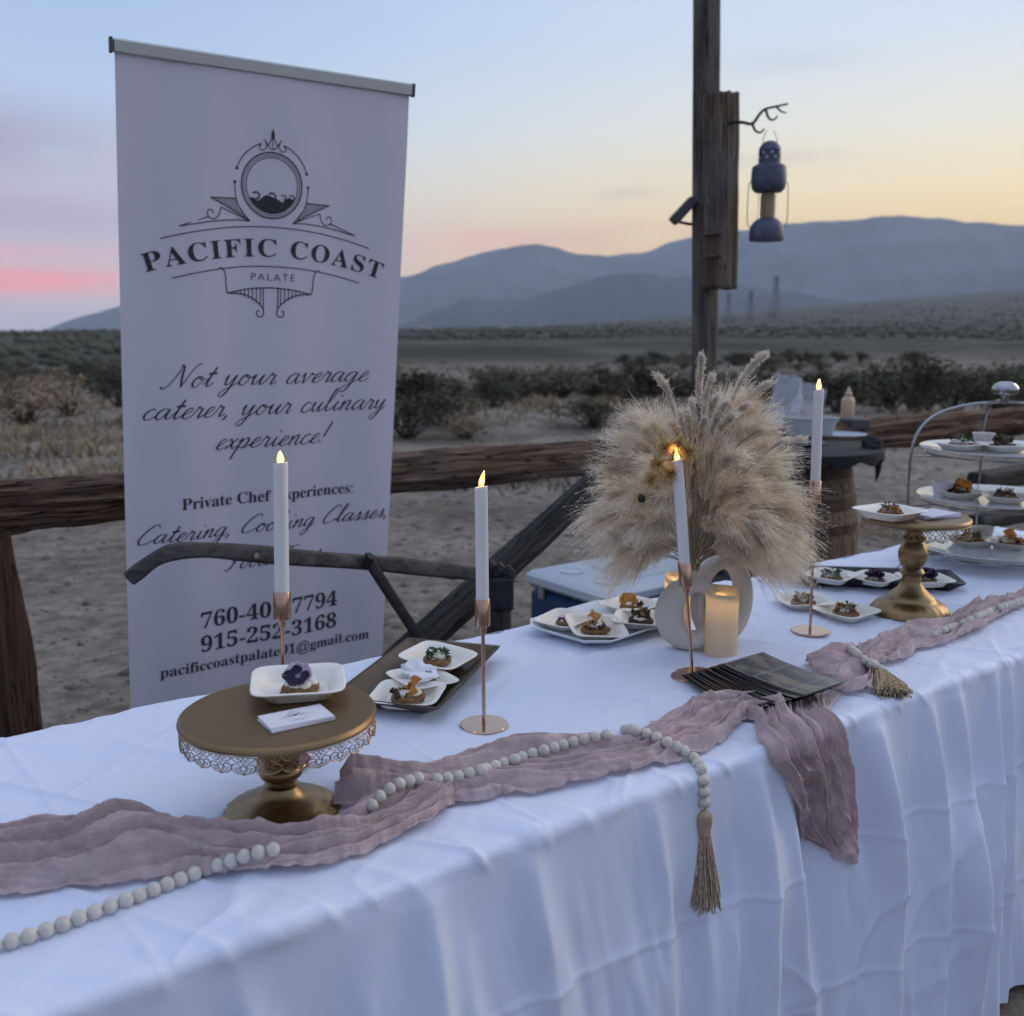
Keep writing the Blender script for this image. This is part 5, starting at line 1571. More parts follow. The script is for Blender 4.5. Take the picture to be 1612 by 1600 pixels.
MB().blob(px_off(1010, 785, -0.19), 0.0075, 4, 0.3, 2, 1.1).obj('seed_head', mat('black_seed', (0.01, 0.009, 0.008), rough=0.6), bq)

# ================================================================== RAIL FENCE
railW = wood('rail_timber', (0.085, 0.045, 0.028), (0.23, 0.135, 0.085), bump=0.010, grey=0.22)
postW = wood('post_timber', (0.045, 0.022, 0.014), (0.11, 0.055, 0.035), bump=0.008, grey=0.1)
greyW = wood('grey_weathered_timber', (0.085, 0.075, 0.065), (0.21, 0.19, 0.165), bump=0.004)
darkW = wood('black_weathered_timber', (0.022, 0.020, 0.020), (0.075, 0.070, 0.066), bump=0.006)
def beam(name, p0, p1, w, h, seed, m, parent, **kw):
    M = frame_x(p0, p1)
    M.translation = p0 - parent.location
    return link(name, beam_mesh(name, (p1 - p0).length, w, h, seed, m, **kw), parent, mtx=M)
fa = onz(100, 793, 0.85); fb = onz(780, 737, 0.85); fc = onz(1490, 673, 0.85)
fd_ = (fc - fa).normalized()
f_at = lambda s: Vector((*(fa + fd_ * s)[:2], 0))
ends = [-3.3, -0.25, 2.55, 5.75, 8.9]
joints = [-3.4, 0.72, 2.75, 5.95, 9.0]
rail_lab = ['rough brown timber rail at the banner side of the fence, resting on a dark post', 'rough brown timber rail between banner and pampas grass', 'rough brown timber rail behind the barrel and the tiered rack']
for i, e in enumerate(ends):
    p = f_at(e)
    gz = float(ground_z(p.x, p.y)) - 0.1
    t = thing('fence_post', ['stout dark brown fence post beside the left edge of the banner', 'stout dark fence post under the rail end before the banner', 'fence post under the rail behind the pampas grass', 'fence post under the rail beyond the tiered rack', 'fence post past the tiered rack'][i] if True else '', 'fence post', (p.x, p.y, gz), 0, 'posts of the rail fence')
    lean = Vector((0.03, -0.03, 0)) if i == 1 else Vector((0, 0, 0))
    beam('timber', Vector((p.x, p.y, gz)) + lean, Vector((p.x, p.y, 0.775)), 0.19, 0.19, 40 + i, postW, t, n=50, k=56, amp=0.016, taper=0.86)
for i in range(4):
    p0, p1 = f_at(joints[i] + 0.004), f_at(joints[i + 1] - 0.004)
    off = V3 * (0.0 if i % 2 == 0 else 0.0)
    z0 = 0.85
    p0 = Vector((p0.x, p0.y, z0 + (0.006 if i % 2 else -0.004))); p1 = Vector((p1.x, p1.y, z0 - (0.008 if i % 2 else 0.0)))
    t = thing('fence_rail', ['rough dark timber rail running out of the picture beside the banner', 'rough brown timber rail passing behind the banner to the pampas grass', 'rough brown timber rail behind pampas grass and barrel', 'rough brown timber rail behind the tiered rack'][i], 'fence rail', p0, 0, 'rails of the rustic fence')
    beam('timber', p0, p1, 0.155, 0.155, 60 + i * 3, railW, t, n=170, k=80, amp=0.030, bow=0.010, exp=3.2)

# ================================================================== OLD PLOUGH
j0 = aty(790, 903, 2.72)
pl = thing('antique_plough', 'old black wooden plough with curved handle in front of the banner', 'plough', (j0.x, j0.y, 0))
PLO = pl.location.copy()
hp = smooth_path([aty(203, 912, 2.16), aty(222, 897, 2.165), aty(246, 880, 2.17), (aty(275, 869, 2.19)), aty(320, 866, 2.22), aty(380, 870, 2.27), aty(480, 879, 2.36), aty(580, 886, 2.47), aty(690, 897, 2.60), aty(792, 908, 2.74)], 60)
hm_ = MB().tube([p - PLO for p in hp], [0.0165 + 0.0012 * math.sin(i * 0.4) + 0.003 * min(1, i / 40) for i in range(60)], 8, flat=0.7)
hobj = hm_.obj('handle', wood('plough_handle_wood', (0.045, 0.040, 0.036), (0.12, 0.108, 0.096), bump=0.003, grey=0.2, crack=0.0), pl, smooth=True)
ironM = mat('rusted_dark_iron', (0.022, 0.020, 0.022), rough=0.6, metal=0.3, var=0.4, vscale=30, bump=0.001, bscale=120)
bolt = aty(409, 873, 2.28)
MB().lathe([(0.0, 0.004), (0.005, 0.004), (0.006, 0.0), (0.006, -0.01)], 12).obj('bolt', mat('bright_bolt', (0.35, 0.34, 0.34), rough=0.4, metal=1), hobj, loc=bolt - PLO - Vector((0.004, 0.016, 0)), rot=(R(90), 0, R(20)))
def flatbar(name, p0, p1, w, th, m, seed=1, **kw):
    return beam(name, p0, p1, th, w, seed, m, pl, n=24, k=16, amp=0.002, bow=0.0, **kw)
flatbar('brace', aty(577, 878, 2.45), aty(668, 1018, 2.60), 0.030, 0.012, ironM, 3)
MB().tube([aty(585, 876, 2.44) - PLO, aty(575, 893, 2.45) - PLO], 0.012, 8).obj('bolt', ironM, pl)
b0 = aty(655, 1020, 2.66); b1 = aty(957, 742, 3.25)
bd = (b1 - b0).normalized()
b00 = b0 - bd * ((b0.z - 0.04) / bd.z) if bd.z > 0.2 else b0 - bd * 0.5
beam('draught_beam', b00, b1 + bd * 0.08, 0.062, 0.088, 7, darkW, pl, n=70, k=24, amp=0.006, bow=0.004)
s0 = aty(783, 893, 2.70); s1 = Vector((s0.x + 0.02, s0.y + 0.02, 0.0))
beam('standard', s1, s0, 0.055, 0.065, 9, darkW, pl, n=40, k=16, amp=0.005, bow=0.002)
fr = MB()
for px, py, r in ((772, 893, 0.020), (786, 898, 0.016), (800, 905, 0.020), (795, 920, 0.018)):
    fr.blob(aty(px, py, 2.68) - PLO, r, px, 0.4, 2, 1.2)
fr.box(tuple(aty(788, 935, 2.67) - PLO), (0.07, 0.03, 0.09), bev=0.006)
fr.obj('bracket', ironM, pl)
sh = MB()
g0 = Vector((s1.x - PLO.x, s1.y - PLO.y, 0.0))
sh.add([g0 + Vector(v) for v in ((-0.30, -0.06, 0.0), (0.12, -0.03, 0.0), (0.15, 0.05, 0.0), (-0.05, 0.14, 0.0), (0.02, 0.0, 0.20), (0.10, 0.02, 0.24), (-0.02, 0.14, 0.19))], [(0, 1, 2, 3), (0, 4, 5, 1), (1, 5, 2), (5, 6, 3, 2), (0, 3, 6, 4), (4, 6, 5)])
sh.obj('ploughshare', ironM, pl, smooth=False)

# ================================================================== COOL BOX, BAG
P0 = onz(824, 899, 0.43)
blueM = mat('navy_cooler_plastic', (0.018, 0.050, 0.115), rough=0.45, var=0.06, vscale=6)
lidM = mat('white_cooler_plastic', (0.50, 0.54, 0.58), rough=0.42, var=0.03, vscale=5)
cl = thing('cool_box', 'large navy blue cool box with white lid behind the table', 'cool box', (P0.x, P0.y, float(ground_z(P0.x, P0.y))), TBL)
CU, CV = 0.82, 0.50          # along the table, towards the viewer
zb = 0.36
MB().box((CU / 2, -CV / 2, zb / 2 + 0.005), (CU - 0.03, CV - 0.03, zb), bev=0.02).obj('body', blueM, cl)
lid = MB().box((CU / 2, -CV / 2, zb + 0.040), (CU, CV, 0.060), bev=0.016).obj('lid', lidM, cl)
for x, y in ((0.14, -0.14), (0.14, -0.36), (0.68, -0.14), (0.68, -0.36)):
    MB().lathe([(0.050, 0.0), (0.052, 0.004), (0.047, 0.005), (0.043, 0.001), (0.0, 0.0005)], 32).obj('cup_rest', lidM, lid, loc=(x, y, zb + 0.0705))
MB().box((CU / 2, -CV / 2, zb + 0.072), (0.30, 0.26, 0.006), bev=0.002).obj('hatch', lidM, lid)
latchM = mat('steel_latch', (0.45, 0.46, 0.48), rough=0.35, metal=0.9)
MB().box((0.008, -0.11, zb + 0.0), (0.014, 0.035, 0.06), bev=0.003).obj('latch', latchM, cl)
MB().tube([(0.01, -0.16, zb - 0.10), (-0.02, -0.18, zb - 0.12), (-0.02, -0.36, zb - 0.12), (0.01, -0.38, zb - 0.10)], 0.010, 8).obj('handle', capM, cl)
bgp = onz(1120, 905, 0.50)
bagM = mat('black_nylon', (0.012, 0.012, 0.014), rough=0.6, bump=0.002, bscale=60)
bag = thing('duffel_bag', 'black bag behind the vases at the far side of the table', 'bag', (bgp.x + 0.1, bgp.y + 0.1, 0.0), R(20))
hb_ = MB(); hb_.blob((0, 0, 0.27), 0.30, 9, 0.18, 3, 0.86); hb_.obj('body', bagM, bag)
MB().tube([(-0.12, -0.05, 0.46), (-0.08, -0.08, 0.57), (0.06, -0.08, 0.58), (0.12, -0.05, 0.46)], 0.014, 8).obj('handle', bagM, bag)

# ================================================================== LANTERN POST
YP = 5.55
pp0 = aty(1120, 560, YP)
pz = float(ground_z(pp0.x, pp0.y))
post = thing('lamp_post', 'tall square timber post rising behind the pampas grass out of the picture', 'post', (pp0.x, pp0.y, pz - 0.2))
postG = wood('post_grey_timber', (0.07, 0.06, 0.048), (0.19, 0.16, 0.125), bump=0.003)
post.rotation_euler = (0, -R(1.5), 0)
pm_ = link('timber', beam_mesh('timber', 4.1, 0.104, 0.104, 15, postG, n=60, k=32, amp=0.002, bow=0.003, exp=9), post)
pm_.matrix_local = Matrix.Rotation(TBL, 4, 'Z') @ Matrix.Rotation(R(-90), 4, 'Y')
# thick block bolted to the face that looks at the table
nrm = -V3
zt_, zb_ = aty(1133, 150, YP - 0.1).z, aty(1133, 455, YP - 0.1).z
bc = Vector((pp0.x, pp0.y, 0)) + nrm * 0.108 - U3 * 0.075
blk = thing('timber_block', 'short weathered timber block fixed to the tall post, carrying the lantern hook', 'timber block', (bc.x, bc.y, zb_))
blk.rotation_euler = (0, -R(1.5), 0)
bk = link('timber', beam_mesh('timber', zt_ - zb_, 0.165, 0.112, 23, wood('block_timber', (0.08, 0.055, 0.037), (0.24, 0.175, 0.115), bump=0.006), n=50, k=36, amp=0.006, bow=0.003, exp=8), blk)
bk.matrix_local = Matrix.Rotation(TBL, 4, 'Z') @ Matrix.Rotation(R(-90), 4, 'Y')
for dz_ in (0.10, 0.21):
    mbb = MB().box((0, 0, 0), (0.166, 0.115, 0.005)); mbb.obj('strap', mat('pale_strap', (0.15, 0.12, 0.085), rough=0.6), blk, loc=(0, 0, dz_ + 0.06), rot=(0, 0, TBL))
YH = bc.y - 0.06
hk = thing('lantern_hook', 'branching black iron hook on the timber block', 'hook', aty(1141, 200, YH), 0)
HK = hk.location.copy()
hpx = lambda px, py, dy=0.0: aty(px, py, YH + dy) - HK
MB().box(tuple(hpx(1141, 200)), (0.022, 0.012, 0.15), bev=0.004).obj('plate', ironM, hk)
MB().tube(smooth_path([hpx(1141, 200), hpx(1150, 194, -.03), hpx(1168, 193, -.05), hpx(1184, 195, -.06), hpx(1196, 180, -.06), hpx(1205, 172, -.06), hpx(1222, 168, -.05), hpx(1240, 164, -.03)], 40), [0.0095 - 0.0045 * i / 39 for i in range(40)], 8).obj('arm', ironM, hk)
MB().tube(smooth_path([hpx(1184, 195, -.06), hpx(1189, 206, -.06), hpx(1197, 209, -.06), hpx(1203, 203, -.06)], 16), [0.007 - 0.003 * i / 15 for i in range(16)], 7).obj('prong', ironM, hk)
MB().tube(smooth_path([hpx(1205, 172, -.06), hpx(1210, 186, -.06), hpx(1218, 189, -.06), hpx(1224, 183, -.06)], 16), [0.007 - 0.003 * i / 15 for i in range(16)], 7).obj('prong', ironM, hk)
MB().tube(smooth_path([hpx(1222, 168, -.05), hpx(1230, 176, -.08), hpx(1238, 178, -.10)], 10), [0.006 - 0.003 * i / 9 for i in range(10)], 7).obj('prong', ironM, hk)
# lantern
YL = YH - 0.06
lz = lambda py: aty(1205, py, YL).z
lp0 = aty(1206, 380, YL)
ln = thing('lantern', 'blue grey metal storm lantern hanging from the iron hook', 'lantern', lp0)
ltM = mat('blue_grey_painted_tin', (0.085, 0.095, 0.13), rough=0.5, metal=0.4, var=0.15, vscale=25, bump=0.001, bscale=120)
q = lambda py: lz(py) - lp0.z
k_ = YL / F
MB().lathe([(0.0, 0.0), (25 * k_, 0.0), (26 * k_, q(377)), (26 * k_, q(362)), (23 * k_, q(353)), (15 * k_, q(345)), (11.5 * k_, q(344)), (0.0, q(344))], 40).obj('base', ltM, ln)
MB().lathe([(11 * k_, q(303)), (20 * k_, q(303)), (25 * k_, q(297)), (26 * k_, q(288)), (26.5 * k_, q(281)), (26 * k_, q(272)), (25 * k_, q(263)), (19 * k_, q(259)), (16.5 * k_, q(258)), (16 * k_, q(238)), (16.5 * k_, q(237)), (15 * k_, q(231)), (9 * k_, q(224)), (3 * k_, q(222)), (0.0, q(222))], 40).obj('hood', ltM, ln)
vent = MB()
for a in range(8):
    for dz in (0, 1):
        A = a * math.pi / 4 + 0.3 * dz
        vent.lathe([(0.0, 0.0), (0.0065, 0.0), (0.0065, 0.002), (0.0, 0.002)], 10, M=Matrix.Translation((16.3 * k_ * math.cos(A), 16.3 * k_ * math.sin(A), q(242 + 7 * dz))) @ Matrix.Rotation(A, 4, 'Z') @ Matrix.Rotation(R(90), 4, 'Y'))
vent.obj('vent_hole', mat('vent_bright', (0.5, 0.48, 0.44), rough=0.5), ln)
glassM = mat('clear_glass', (0.95, 0.97, 0.97), rough=0.02, trans=1.0, ior=1.12)
MB().lathe([(12.5 * k_, q(345)), (13 * k_, q(335)), (13 * k_, q(313)), (12.5 * k_, q(303))], 32, closed=True).obj('glass', glassM, ln)
for s_ in (-1, 1):
    MB().tube(smooth_path([Vector((s_ * 25 * k_, 0, q(360))), Vector((s_ * 30 * k_, 0, q(350))), Vector((s_ * 30.5 * k_, 0, q(320))), Vector((s_ * 29.5 * k_, 0, q(292))), Vector((s_ * 26 * k_, 0, q(285)))], 16), 0.0022, 6).obj('guard_wire', ltM, ln)
    MB().tube(smooth_path([Vector((s_ * 11 * k_, 0, q(230))), Vector((s_ * 9.5 * k_, 0.01, q(215))), Vector((s_ * 5 * k_ + (-0.0), 0.012, q(205)))], 12), 0.0018, 6).obj('bail', ltM, ln)
for a in (0.5, 2.6, 4.2):
    MB().tube([(14.5 * k_ * math.cos(a), 14.5 * k_ * math.sin(a), q(346)), (14.5 * k_ * math.cos(a), 14.5 * k_ * math.sin(a), q(302))], 0.002, 6).obj('guard_wire', ltM, ln)
lc = thing('pillar_candle', 'tan pillar candle inside the hanging lantern', 'candle', lp0 + Vector((0, 0, q(344) + 0.001)))
MB().lathe([(0, 0), (10 * k_, 0), (10 * k_, q(306) - q(344) - 0.006), (9 * k_, q(306) - q(344)), (0, q(306) - q(344) - 0.004)], 28).obj('wax', mat('tan_wax', (0.50, 0.36, 0.20), rough=0.5, translucent=0.3), lc)
# solar lamp on the other side of the post
so = aty(1092, 335, YP + 0.02)
sl = thing('solar_lamp', 'small black solar lamp tilted on the side of the tall post', 'lamp', so)
mbs = MB().box((0, 0, 0), (0.150, 0.10, 0.050), M=Matrix.Translation((-0.060, -0.02, 0.006)) @ Matrix.Rotation(R(-47), 4, 'Y'), bev=0.006)
mbs.obj('panel', capM, sl)
MB().tube([(0.03, 0, -0.06), (-0.03, -0.01, -0.058), (-0.075, -0.02, -0.05)], 0.008, 8).obj('bracket', capM, sl)
MB().box((0.028, 0, -0.03), (0.02, 0.06, 0.10), bev=0.004).obj('mount', capM, sl)

# ================================================================== BARREL TABLE
BZ = 0.90
bp0 = onz(1252, 697, BZ)
ba = thing('barrel', 'old oak wine barrel with rusty hoops used as a side table', 'barrel', (bp0.x, bp0.y, float(ground_z(bp0.x, bp0.y))))
staveM = wood('barrel_stave_wood', (0.13, 0.08, 0.05), (0.36, 0.25, 0.16), bump=0.003, grey=0.2)
hoopM = mat('rusty_hoop', (0.075, 0.040, 0.030), rough=0.7, metal=0.4, var=0.4, vscale=20, bump=0.001, bscale=100)
br = lambda f: 0.235 + 0.055 * math.sin(math.pi * f) ** 0.9
NS = 24
hB = BZ - 0.04
def stave(seed):
    rr = random.Random(seed)
    wdt = math.pi / NS * 0.965
    v, f = [], []
    n = 15
    for i in range(n):
        fz = i / (n - 1)
        r = br(fz) + rr.uniform(-0.0012, 0.0012)
        for (a, rr_) in ((-wdt, r - 0.003), (-wdt * 0.8, r), (wdt * 0.8, r), (wdt, r - 0.003), (wdt, r - 0.02), (-wdt, r - 0.02)):
            v.append((fz * hB, rr_ * math.sin(a), rr_ * math.cos(a)))
    for i in range(n - 1):
        for k in range(6):
            f.append((i * 6 + k, i * 6 + (k + 1) % 6, (i + 1) * 6 + (k + 1) % 6, (i + 1) * 6 + k))
    f.append(tuple(range(6))); f.append(tuple((n - 1) * 6 + k for k in range(5, -1, -1)))
    return mesh('stave', v, f, staveM, False)
st_var = [stave(i) for i in range(6)]
for k in range(NS):
    o = link('stave', st_var[k % 6], ba)
    o.matrix_local = Matrix.Rotation(2 * math.pi * k / NS, 4, 'Z') @ Matrix(((0, 0, 1, 0), (0, 1, 0, 0), (1, 0, 0, 0), (0, 0, 0, 1)))
for f0, f1 in ((0.03, 0.09), (0.20, 0.26), (0.34, 0.385), (0.62, 0.665), (0.74, 0.80), (0.90, 0.965)):
    prof = [(br(f0) + 0.0005, f0 * hB), (br(f0) + 0.004, f0 * hB), (br(f1) + 0.004, f1 * hB), (br(f1) + 0.0005, f1 * hB)]
    MB().lathe(prof, 48, closed=True).obj('hoop', hoopM, ba)
MB().lathe([(0, hB - 0.05), (br(1) - 0.015, hB - 0.05), (br(1) - 0.015, hB - 0.035), (0, hB - 0.035)], 36).obj('barrel_head', staveM, ba)
bt = thing('round_table_top', 'round black cloth covered board lying on the barrel', 'table top', (bp0.x, bp0.y, ba.location.z + hB), 0)
clothB = mat('black_cloth', (0.012, 0.013, 0.016), rough=0.85, bump=0.002, bscale=90)
RB = 0.385
MB().lathe([(0, 0.002), (RB - 0.03, 0.002), (RB - 0.004, 0.008), (RB, 0.02), (RB - 0.003, 0.033), (RB - 0.02, 0.037), (0, 0.038)], 80, fn=lambda r, z, a: (r, z - (0.03 * abs(math.sin(a * 9 + math.sin(a * 3))) * (1 if r > RB - 0.02 and z < 0.03 else 0)))).obj('board', clothB, bt)
kn = MB()
kx = aty(1372, 702, bp0.y - 0.1) - bt.location
kn.blob(kx, 0.045, 3, 0.5, 3, 1.0)
kn.tube(smooth_path([kx, kx + Vector((0.02, -0.02, -0.05)), kx + Vector((0.028, -0.02, -0.10)), kx + Vector((0.022, -0.02, -0.155))], 14), [0.035, 0.036, 0.034, 0.03, 0.026, 0.022, 0.019, 0.017, 0.015, 0.013, 0.011, 0.009, 0.006, 0.003], 8)
kn.obj('cloth_knot', clothB, bt)
TZ = ba.location.z + hB + 0.0385
def on_barrel(px, py): return onz(px, py, TZ)
def simple(name, label, cat, mb, m, loc, rot=(0, 0, 0), smooth=True, group=None):
    o = mb.obj(name, m, None, smooth)
    o.location = loc; o.rotation_euler = rot
    return tag(o, label, cat, group)
rimdish = lambda r, h: MB().lathe([(0, 0), (r * 0.6, 0), (r * 0.7, 0.002), (r, h), (r * 1.005, h + 0.0012), (r * 0.99, h + 0.002), (r * 0.72, 0.005), (r * 0.6, 0.004), (0, 0.004)], 64)
simple('dinner_plate', 'blue grey plate at the near edge of the barrel table', 'plate', rimdish(0.12, 0.014), mat('blue_grey_glaze', (0.28, 0.33, 0.40), rough=0.3), on_barrel(1330, 690) + Vector((0.0, 0.06, 0.0)))
simple('dinner_plate', 'dark blue plate beside the white tub on the barrel table', 'plate', rimdish(0.11, 0.014), mat('dark_blue_glaze', (0.05, 0.075, 0.12), rough=0.3), on_barrel(1262, 702) + Vector((0, 0.03, 0.0)))
def tub(l, w, h, e=0.008):
    mb_ = MB()
    rings = [(l * 0.84, w * 0.84, 0), (l * 0.96, w * 0.96, h * 0.9), (l, w, h * 0.92), (l * 1.03, w * 1.03, h), (l * 0.95, w * 0.95, h), (l * 0.93, w * 0.93, h * 0.88), (l * 0.82, w * 0.82, 0.004)]
    n = 40; v, f = [], []
    for (a, b, z) in rings:
        for k in range(n):
            t_ = 2 * math.pi * k / n
            rr = (abs(math.cos(t_)) ** 5 + abs(math.sin(t_)) ** 5) ** -0.2
            v.append((a / 2 * math.cos(t_) * rr, b / 2 * math.sin(t_) * rr, z))
    for i in range(len(rings) - 1):
        for k in range(n): f.append((i * n + k, i * n + (k + 1) % n, (i + 1) * n + (k + 1) % n, (i + 1) * n + k))
    f.append(tuple(range(n - 1, -1, -1))); f.append(tuple((len(rings) - 1) * n + k for k in range(n)))
    return mb_.add(v, f)
simple('food_tub', 'milky plastic food tub on the barrel table behind the tall candle', 'tub', tub(0.24, 0.17, 0.085), mat('milky_plastic', (0.60, 0.62, 0.62), rough=0.35, translucent=0.3), on_barrel(1285, 694) + Vector((0, 0.12, 0.0145)), (0, 0, R(15)))
simple('food_tub', 'low white food tub next to the pampas grass on the barrel table', 'tub', tub(0.2, 0.15, 0.06), mat('white_plastic', (0.70, 0.70, 0.68), rough=0.4), on_barrel(1242, 690) + Vector((-0.03, 0.22, 0.0)), (0, 0, R(40)))
btl = thing('squeeze_bottle', 'cream coloured squeeze bottle with pointed cap on the barrel table', 'bottle', on_barrel(1333, 668) + Vector((0, 0.0, 0)))
MB().lathe([(0, 0), (0.034, 0), (0.036, 0.006), (0.036, 0.125), (0.030, 0.142), (0.018, 0.150), (0.018, 0.154), (0, 0.154)], 30).obj('body', mat('cream_sauce_plastic', (0.55, 0.42, 0.27), rough=0.4), btl)
MB().lathe([(0.0195, 0.152), (0.020, 0.168), (0.012, 0.175), (0.006, 0.20), (0.0, 0.205)], 20).obj('cap', mat('tan_plastic_cap', (0.50, 0.37, 0.25), rough=0.4), btl)
film = mat('clear_plastic_film', (0.75, 0.78, 0.82), rough=0.2, alpha=0.26, spec=0.8)
def crumpled_bag(px, py, off, w, h, seed, rz, label):
    n, m_ = 22, 22
    a = np.linspace(0, 2 * np.pi, 40, endpoint=False); zz = np.linspace(0, 1, 18)
    A, Z = np.meshgrid(a, zz, indexing='ij')
    e = 1 + 0.35 * fbm(A * 1.6, Z * 4, seed, 3)
    e[-1] = e[0] * 0.6 + e[-2] * 0.4
    P = np.stack([np.cos(A) * w / 2 * e * (1 - 0.25 * Z), np.sin(A) * w * 0.22 * e * (1 - 0.8 * Z), Z * h + 0.02 * fbm(A * 2, Z * 3, seed + 1, 2) * (Z > 0)], -1).transpose(1, 0, 2)
    o = link('plastic_bag', grid_mesh('plastic_bag', P, film, closed_u=True), None, on_barrel(px, py) + Vector(off), (R(-12), R(14), rz))
    tag(o, label, 'plastic bag', 'clear plastic bags on the barrel table')
crumpled_bag(1256, 684, (-0.03, 0.20, 0.05), 0.19, 0.24, 5, R(10), 'clear plastic bag standing crumpled next to the pampas grass on the barrel table')
crumpled_bag(1288, 684, (-0.02, 0.26, 0.02), 0.17, 0.22, 9, R(-30), 'clear plastic bag slumped behind the tall candle on the barrel table')
pu = MB(); pu.blob((0, 0, 0.05), 0.055, 8, 0.35, 3, 0.8)
simple('purple_pouch', 'plum coloured pouch beside the plastic bags on the barrel table', 'pouch', pu, mat('plum_cloth', (0.13, 0.075, 0.11), rough=0.7), on_barrel(1253, 672) + Vector((0, 0.0, 0.012)))
bo = MB(); bo.box((0, 0, 0.03), (0.13, 0.10, 0.06), bev=0.008)
simple('black_box', 'small black box behind the plates on the barrel table', 'box', bo, capM, on_barrel(1345, 676) + Vector((0, 0.0, 0)), (0, 0, R(25)))
sp_ = MB(); chip(sp_, (0, 0, 0.03), 0.03, 4, R(70))
simple('orange_slice', 'dried orange slice at the edge of the barrel table', 'orange slice', sp_, chipM, on_barrel(1364, 676) + Vector((0, 0, 0.012)))

# ================================================================== TIERED RACK
RC = onz(1560, 888, ZT)
ts_, tt2 = 0.8 * RC.x + 0.6 * RC.y, -0.6 * RC.x + 0.8 * RC.y
RC = drop_st(ts_, tt2, False)[0]
chrome = mat('polished_chrome', (0.36, 0.36, 0.37), rough=0.15, metal=1.0)
rk = thing('tiered_rack', 'chrome three tier serving rack with round knob and glass plates', 'serving rack', RC)
zk = zat(632, RC.x, RC.y) - RC.z
tiers = [zat(864, RC.x, RC.y) - RC.z, zat(787, RC.x, RC.y) - RC.z, zat(711, RC.x, RC.y) - RC.z]
rw = 0.288
TA = [R(195), R(75), R(315)]
for a in TA:
    c, s = math.cos(a), math.sin(a)
    pts = smooth_path([(rw * 1.10 * c, rw * 1.10 * s, 0.003), (rw * 1.03 * c, rw * 1.03 * s, 0.02), (rw * c, rw * s, 0.06), (rw * c, rw * s, zk * 0.40), (rw * c, rw * s, zk * 0.70), (rw * 0.93 * c, rw * 0.93 * s, zk * 0.84), (rw * 0.74 * c, rw * 0.74 * s, zk * 0.935), (rw * 0.4 * c, rw * 0.4 * s, zk * 0.985), (0, 0, zk)], 60)
    MB().tube(pts, 0.0036, 10).obj('upright', chrome, rk)
for z in tiers:
    ring = [(0.196 * math.cos(x), 0.196 * math.sin(x), z - 0.006) for x in np.linspace(0, 2 * math.pi, 49)]
    rg_ = MB().tube(ring, 0.0026, 6, caps=False).obj('tier_ring', chrome, rk)
    for a in TA:
        MB().tube([(0.196 * math.cos(a), 0.196 * math.sin(a), z - 0.006), (rw * math.cos(a), rw * math.sin(a), z - 0.006)], 0.0026, 6).obj('bracket', chrome, rg_)
MB().lathe([(0, zk - 0.008), (0.012, zk - 0.008), (0.013, zk), (0.012, zk + 0.010), (0.014, zk + 0.016), (0.020, zk + 0.018), (0.032, zk + 0.021), (0.036, zk + 0.030), (0.034, zk + 0.040), (0.026, zk + 0.049), (0.014, zk + 0.054), (0, zk + 0.055)], 36).obj('knob', chrome, rk)
dishM = mat('clear_glass_plate', (0.86, 0.88, 0.88), rough=0.08, trans=0.55, ior=1.45, spec=0.7)
nm_t = ['lowest', 'middle', 'top']
for i, z in enumerate(tiers):
    r = 0.212
    o = MB().lathe([(0, 0), (r * 0.66, 0), (r * 0.72, 0.001), (r * 0.96, 0.011), (r, 0.012), (r * 1.003, 0.0135), (r, 0.015), (r * 0.96, 0.0145), (r * 0.72, 0.0055), (r * 0.66, 0.0045), (0, 0.0045)], 72).obj('glass_plate', dishM)
    o.location = RC + Vector((0, 0, z - 0.0025))
    tag(o, f'round clear glass plate on the {nm_t[i]} tier of the chrome rack', 'plate', 'glass plates of the tiered rack')
    zz = RC.z + z + 0.003
    spots = [[((1528, 858), 'crumble', 12, 'front'), ((1590, 862), 'chip', 50, 'outer')], [((1510, 783), 'chip', 20, 'inner'), ((1582, 790), 'fig', 65, 'outer')], [((1512, 708), 'greens', 30, 'inner'), ((1578, 710), 'choc', 5, 'outer')]][i]
    for q_, (pxy, kd, rz, wd) in enumerate(spots):
        served(pxy, zz, R(rz), kd, f'white square plate at the {wd} side of the {nm_t[i]} tier of the rack', f'{ {"crumble": "nutty herb", "chip": "amber crisp", "fig": "dark fig", "greens": "green herb", "choc": "chocolate crumb"}[kd]} canape on the {nm_t[i]} tier of the rack', 70 + i * 5 + q_, sc=0.95, dsc=1.3)
    cup = MB().lathe([(0, 0), (0.022, 0), (0.030, 0.040), (0.031, 0.042), (0.029, 0.042), (0.021, 0.003), (0, 0.003)], 28)
    cpx = [(1551, 846), (1487, 775), (1552, 698)][i]
    simple('paper_cup', f'small white cup beside the canapes on the {nm_t[i]} tier of the rack', 'cup', cup, mat('white_paper_cup', (0.66, 0.64, 0.60), rough=0.6), onz(cpx[0], cpx[1] + 8, zz) + Vector((0, 0.02, 0)), group='small cups on the tiered rack')
g = rest(1466, 872)
simple('tasting_cup', 'small clear cup with pale dip beside the foot of the rack', 'cup', MB().lathe([(0, 0), (0.022, 0), (0.028, 0.035), (0.026, 0.035), (0.021, 0.02), (0, 0.02)], 28), mat('pale_dip', (0.62, 0.52, 0.34), rough=0.4), g)
g = rest(1492, 880)
sp3 = MB(); sp3.blob((0, 0, 0.004), 0.016, 2, 0.1, 2, 0.25); sp3.tube([(0.012, 0, 0.004), (0.05, 0.004, 0.010), (0.09, 0.006, 0.006)], 0.0025, 6)
simple('spoon', 'steel spoon lying beside the clear cup near the rack', 'spoon', sp3, chrome, g + Vector((0, 0, 0.0)), (0, 0, R(20)))

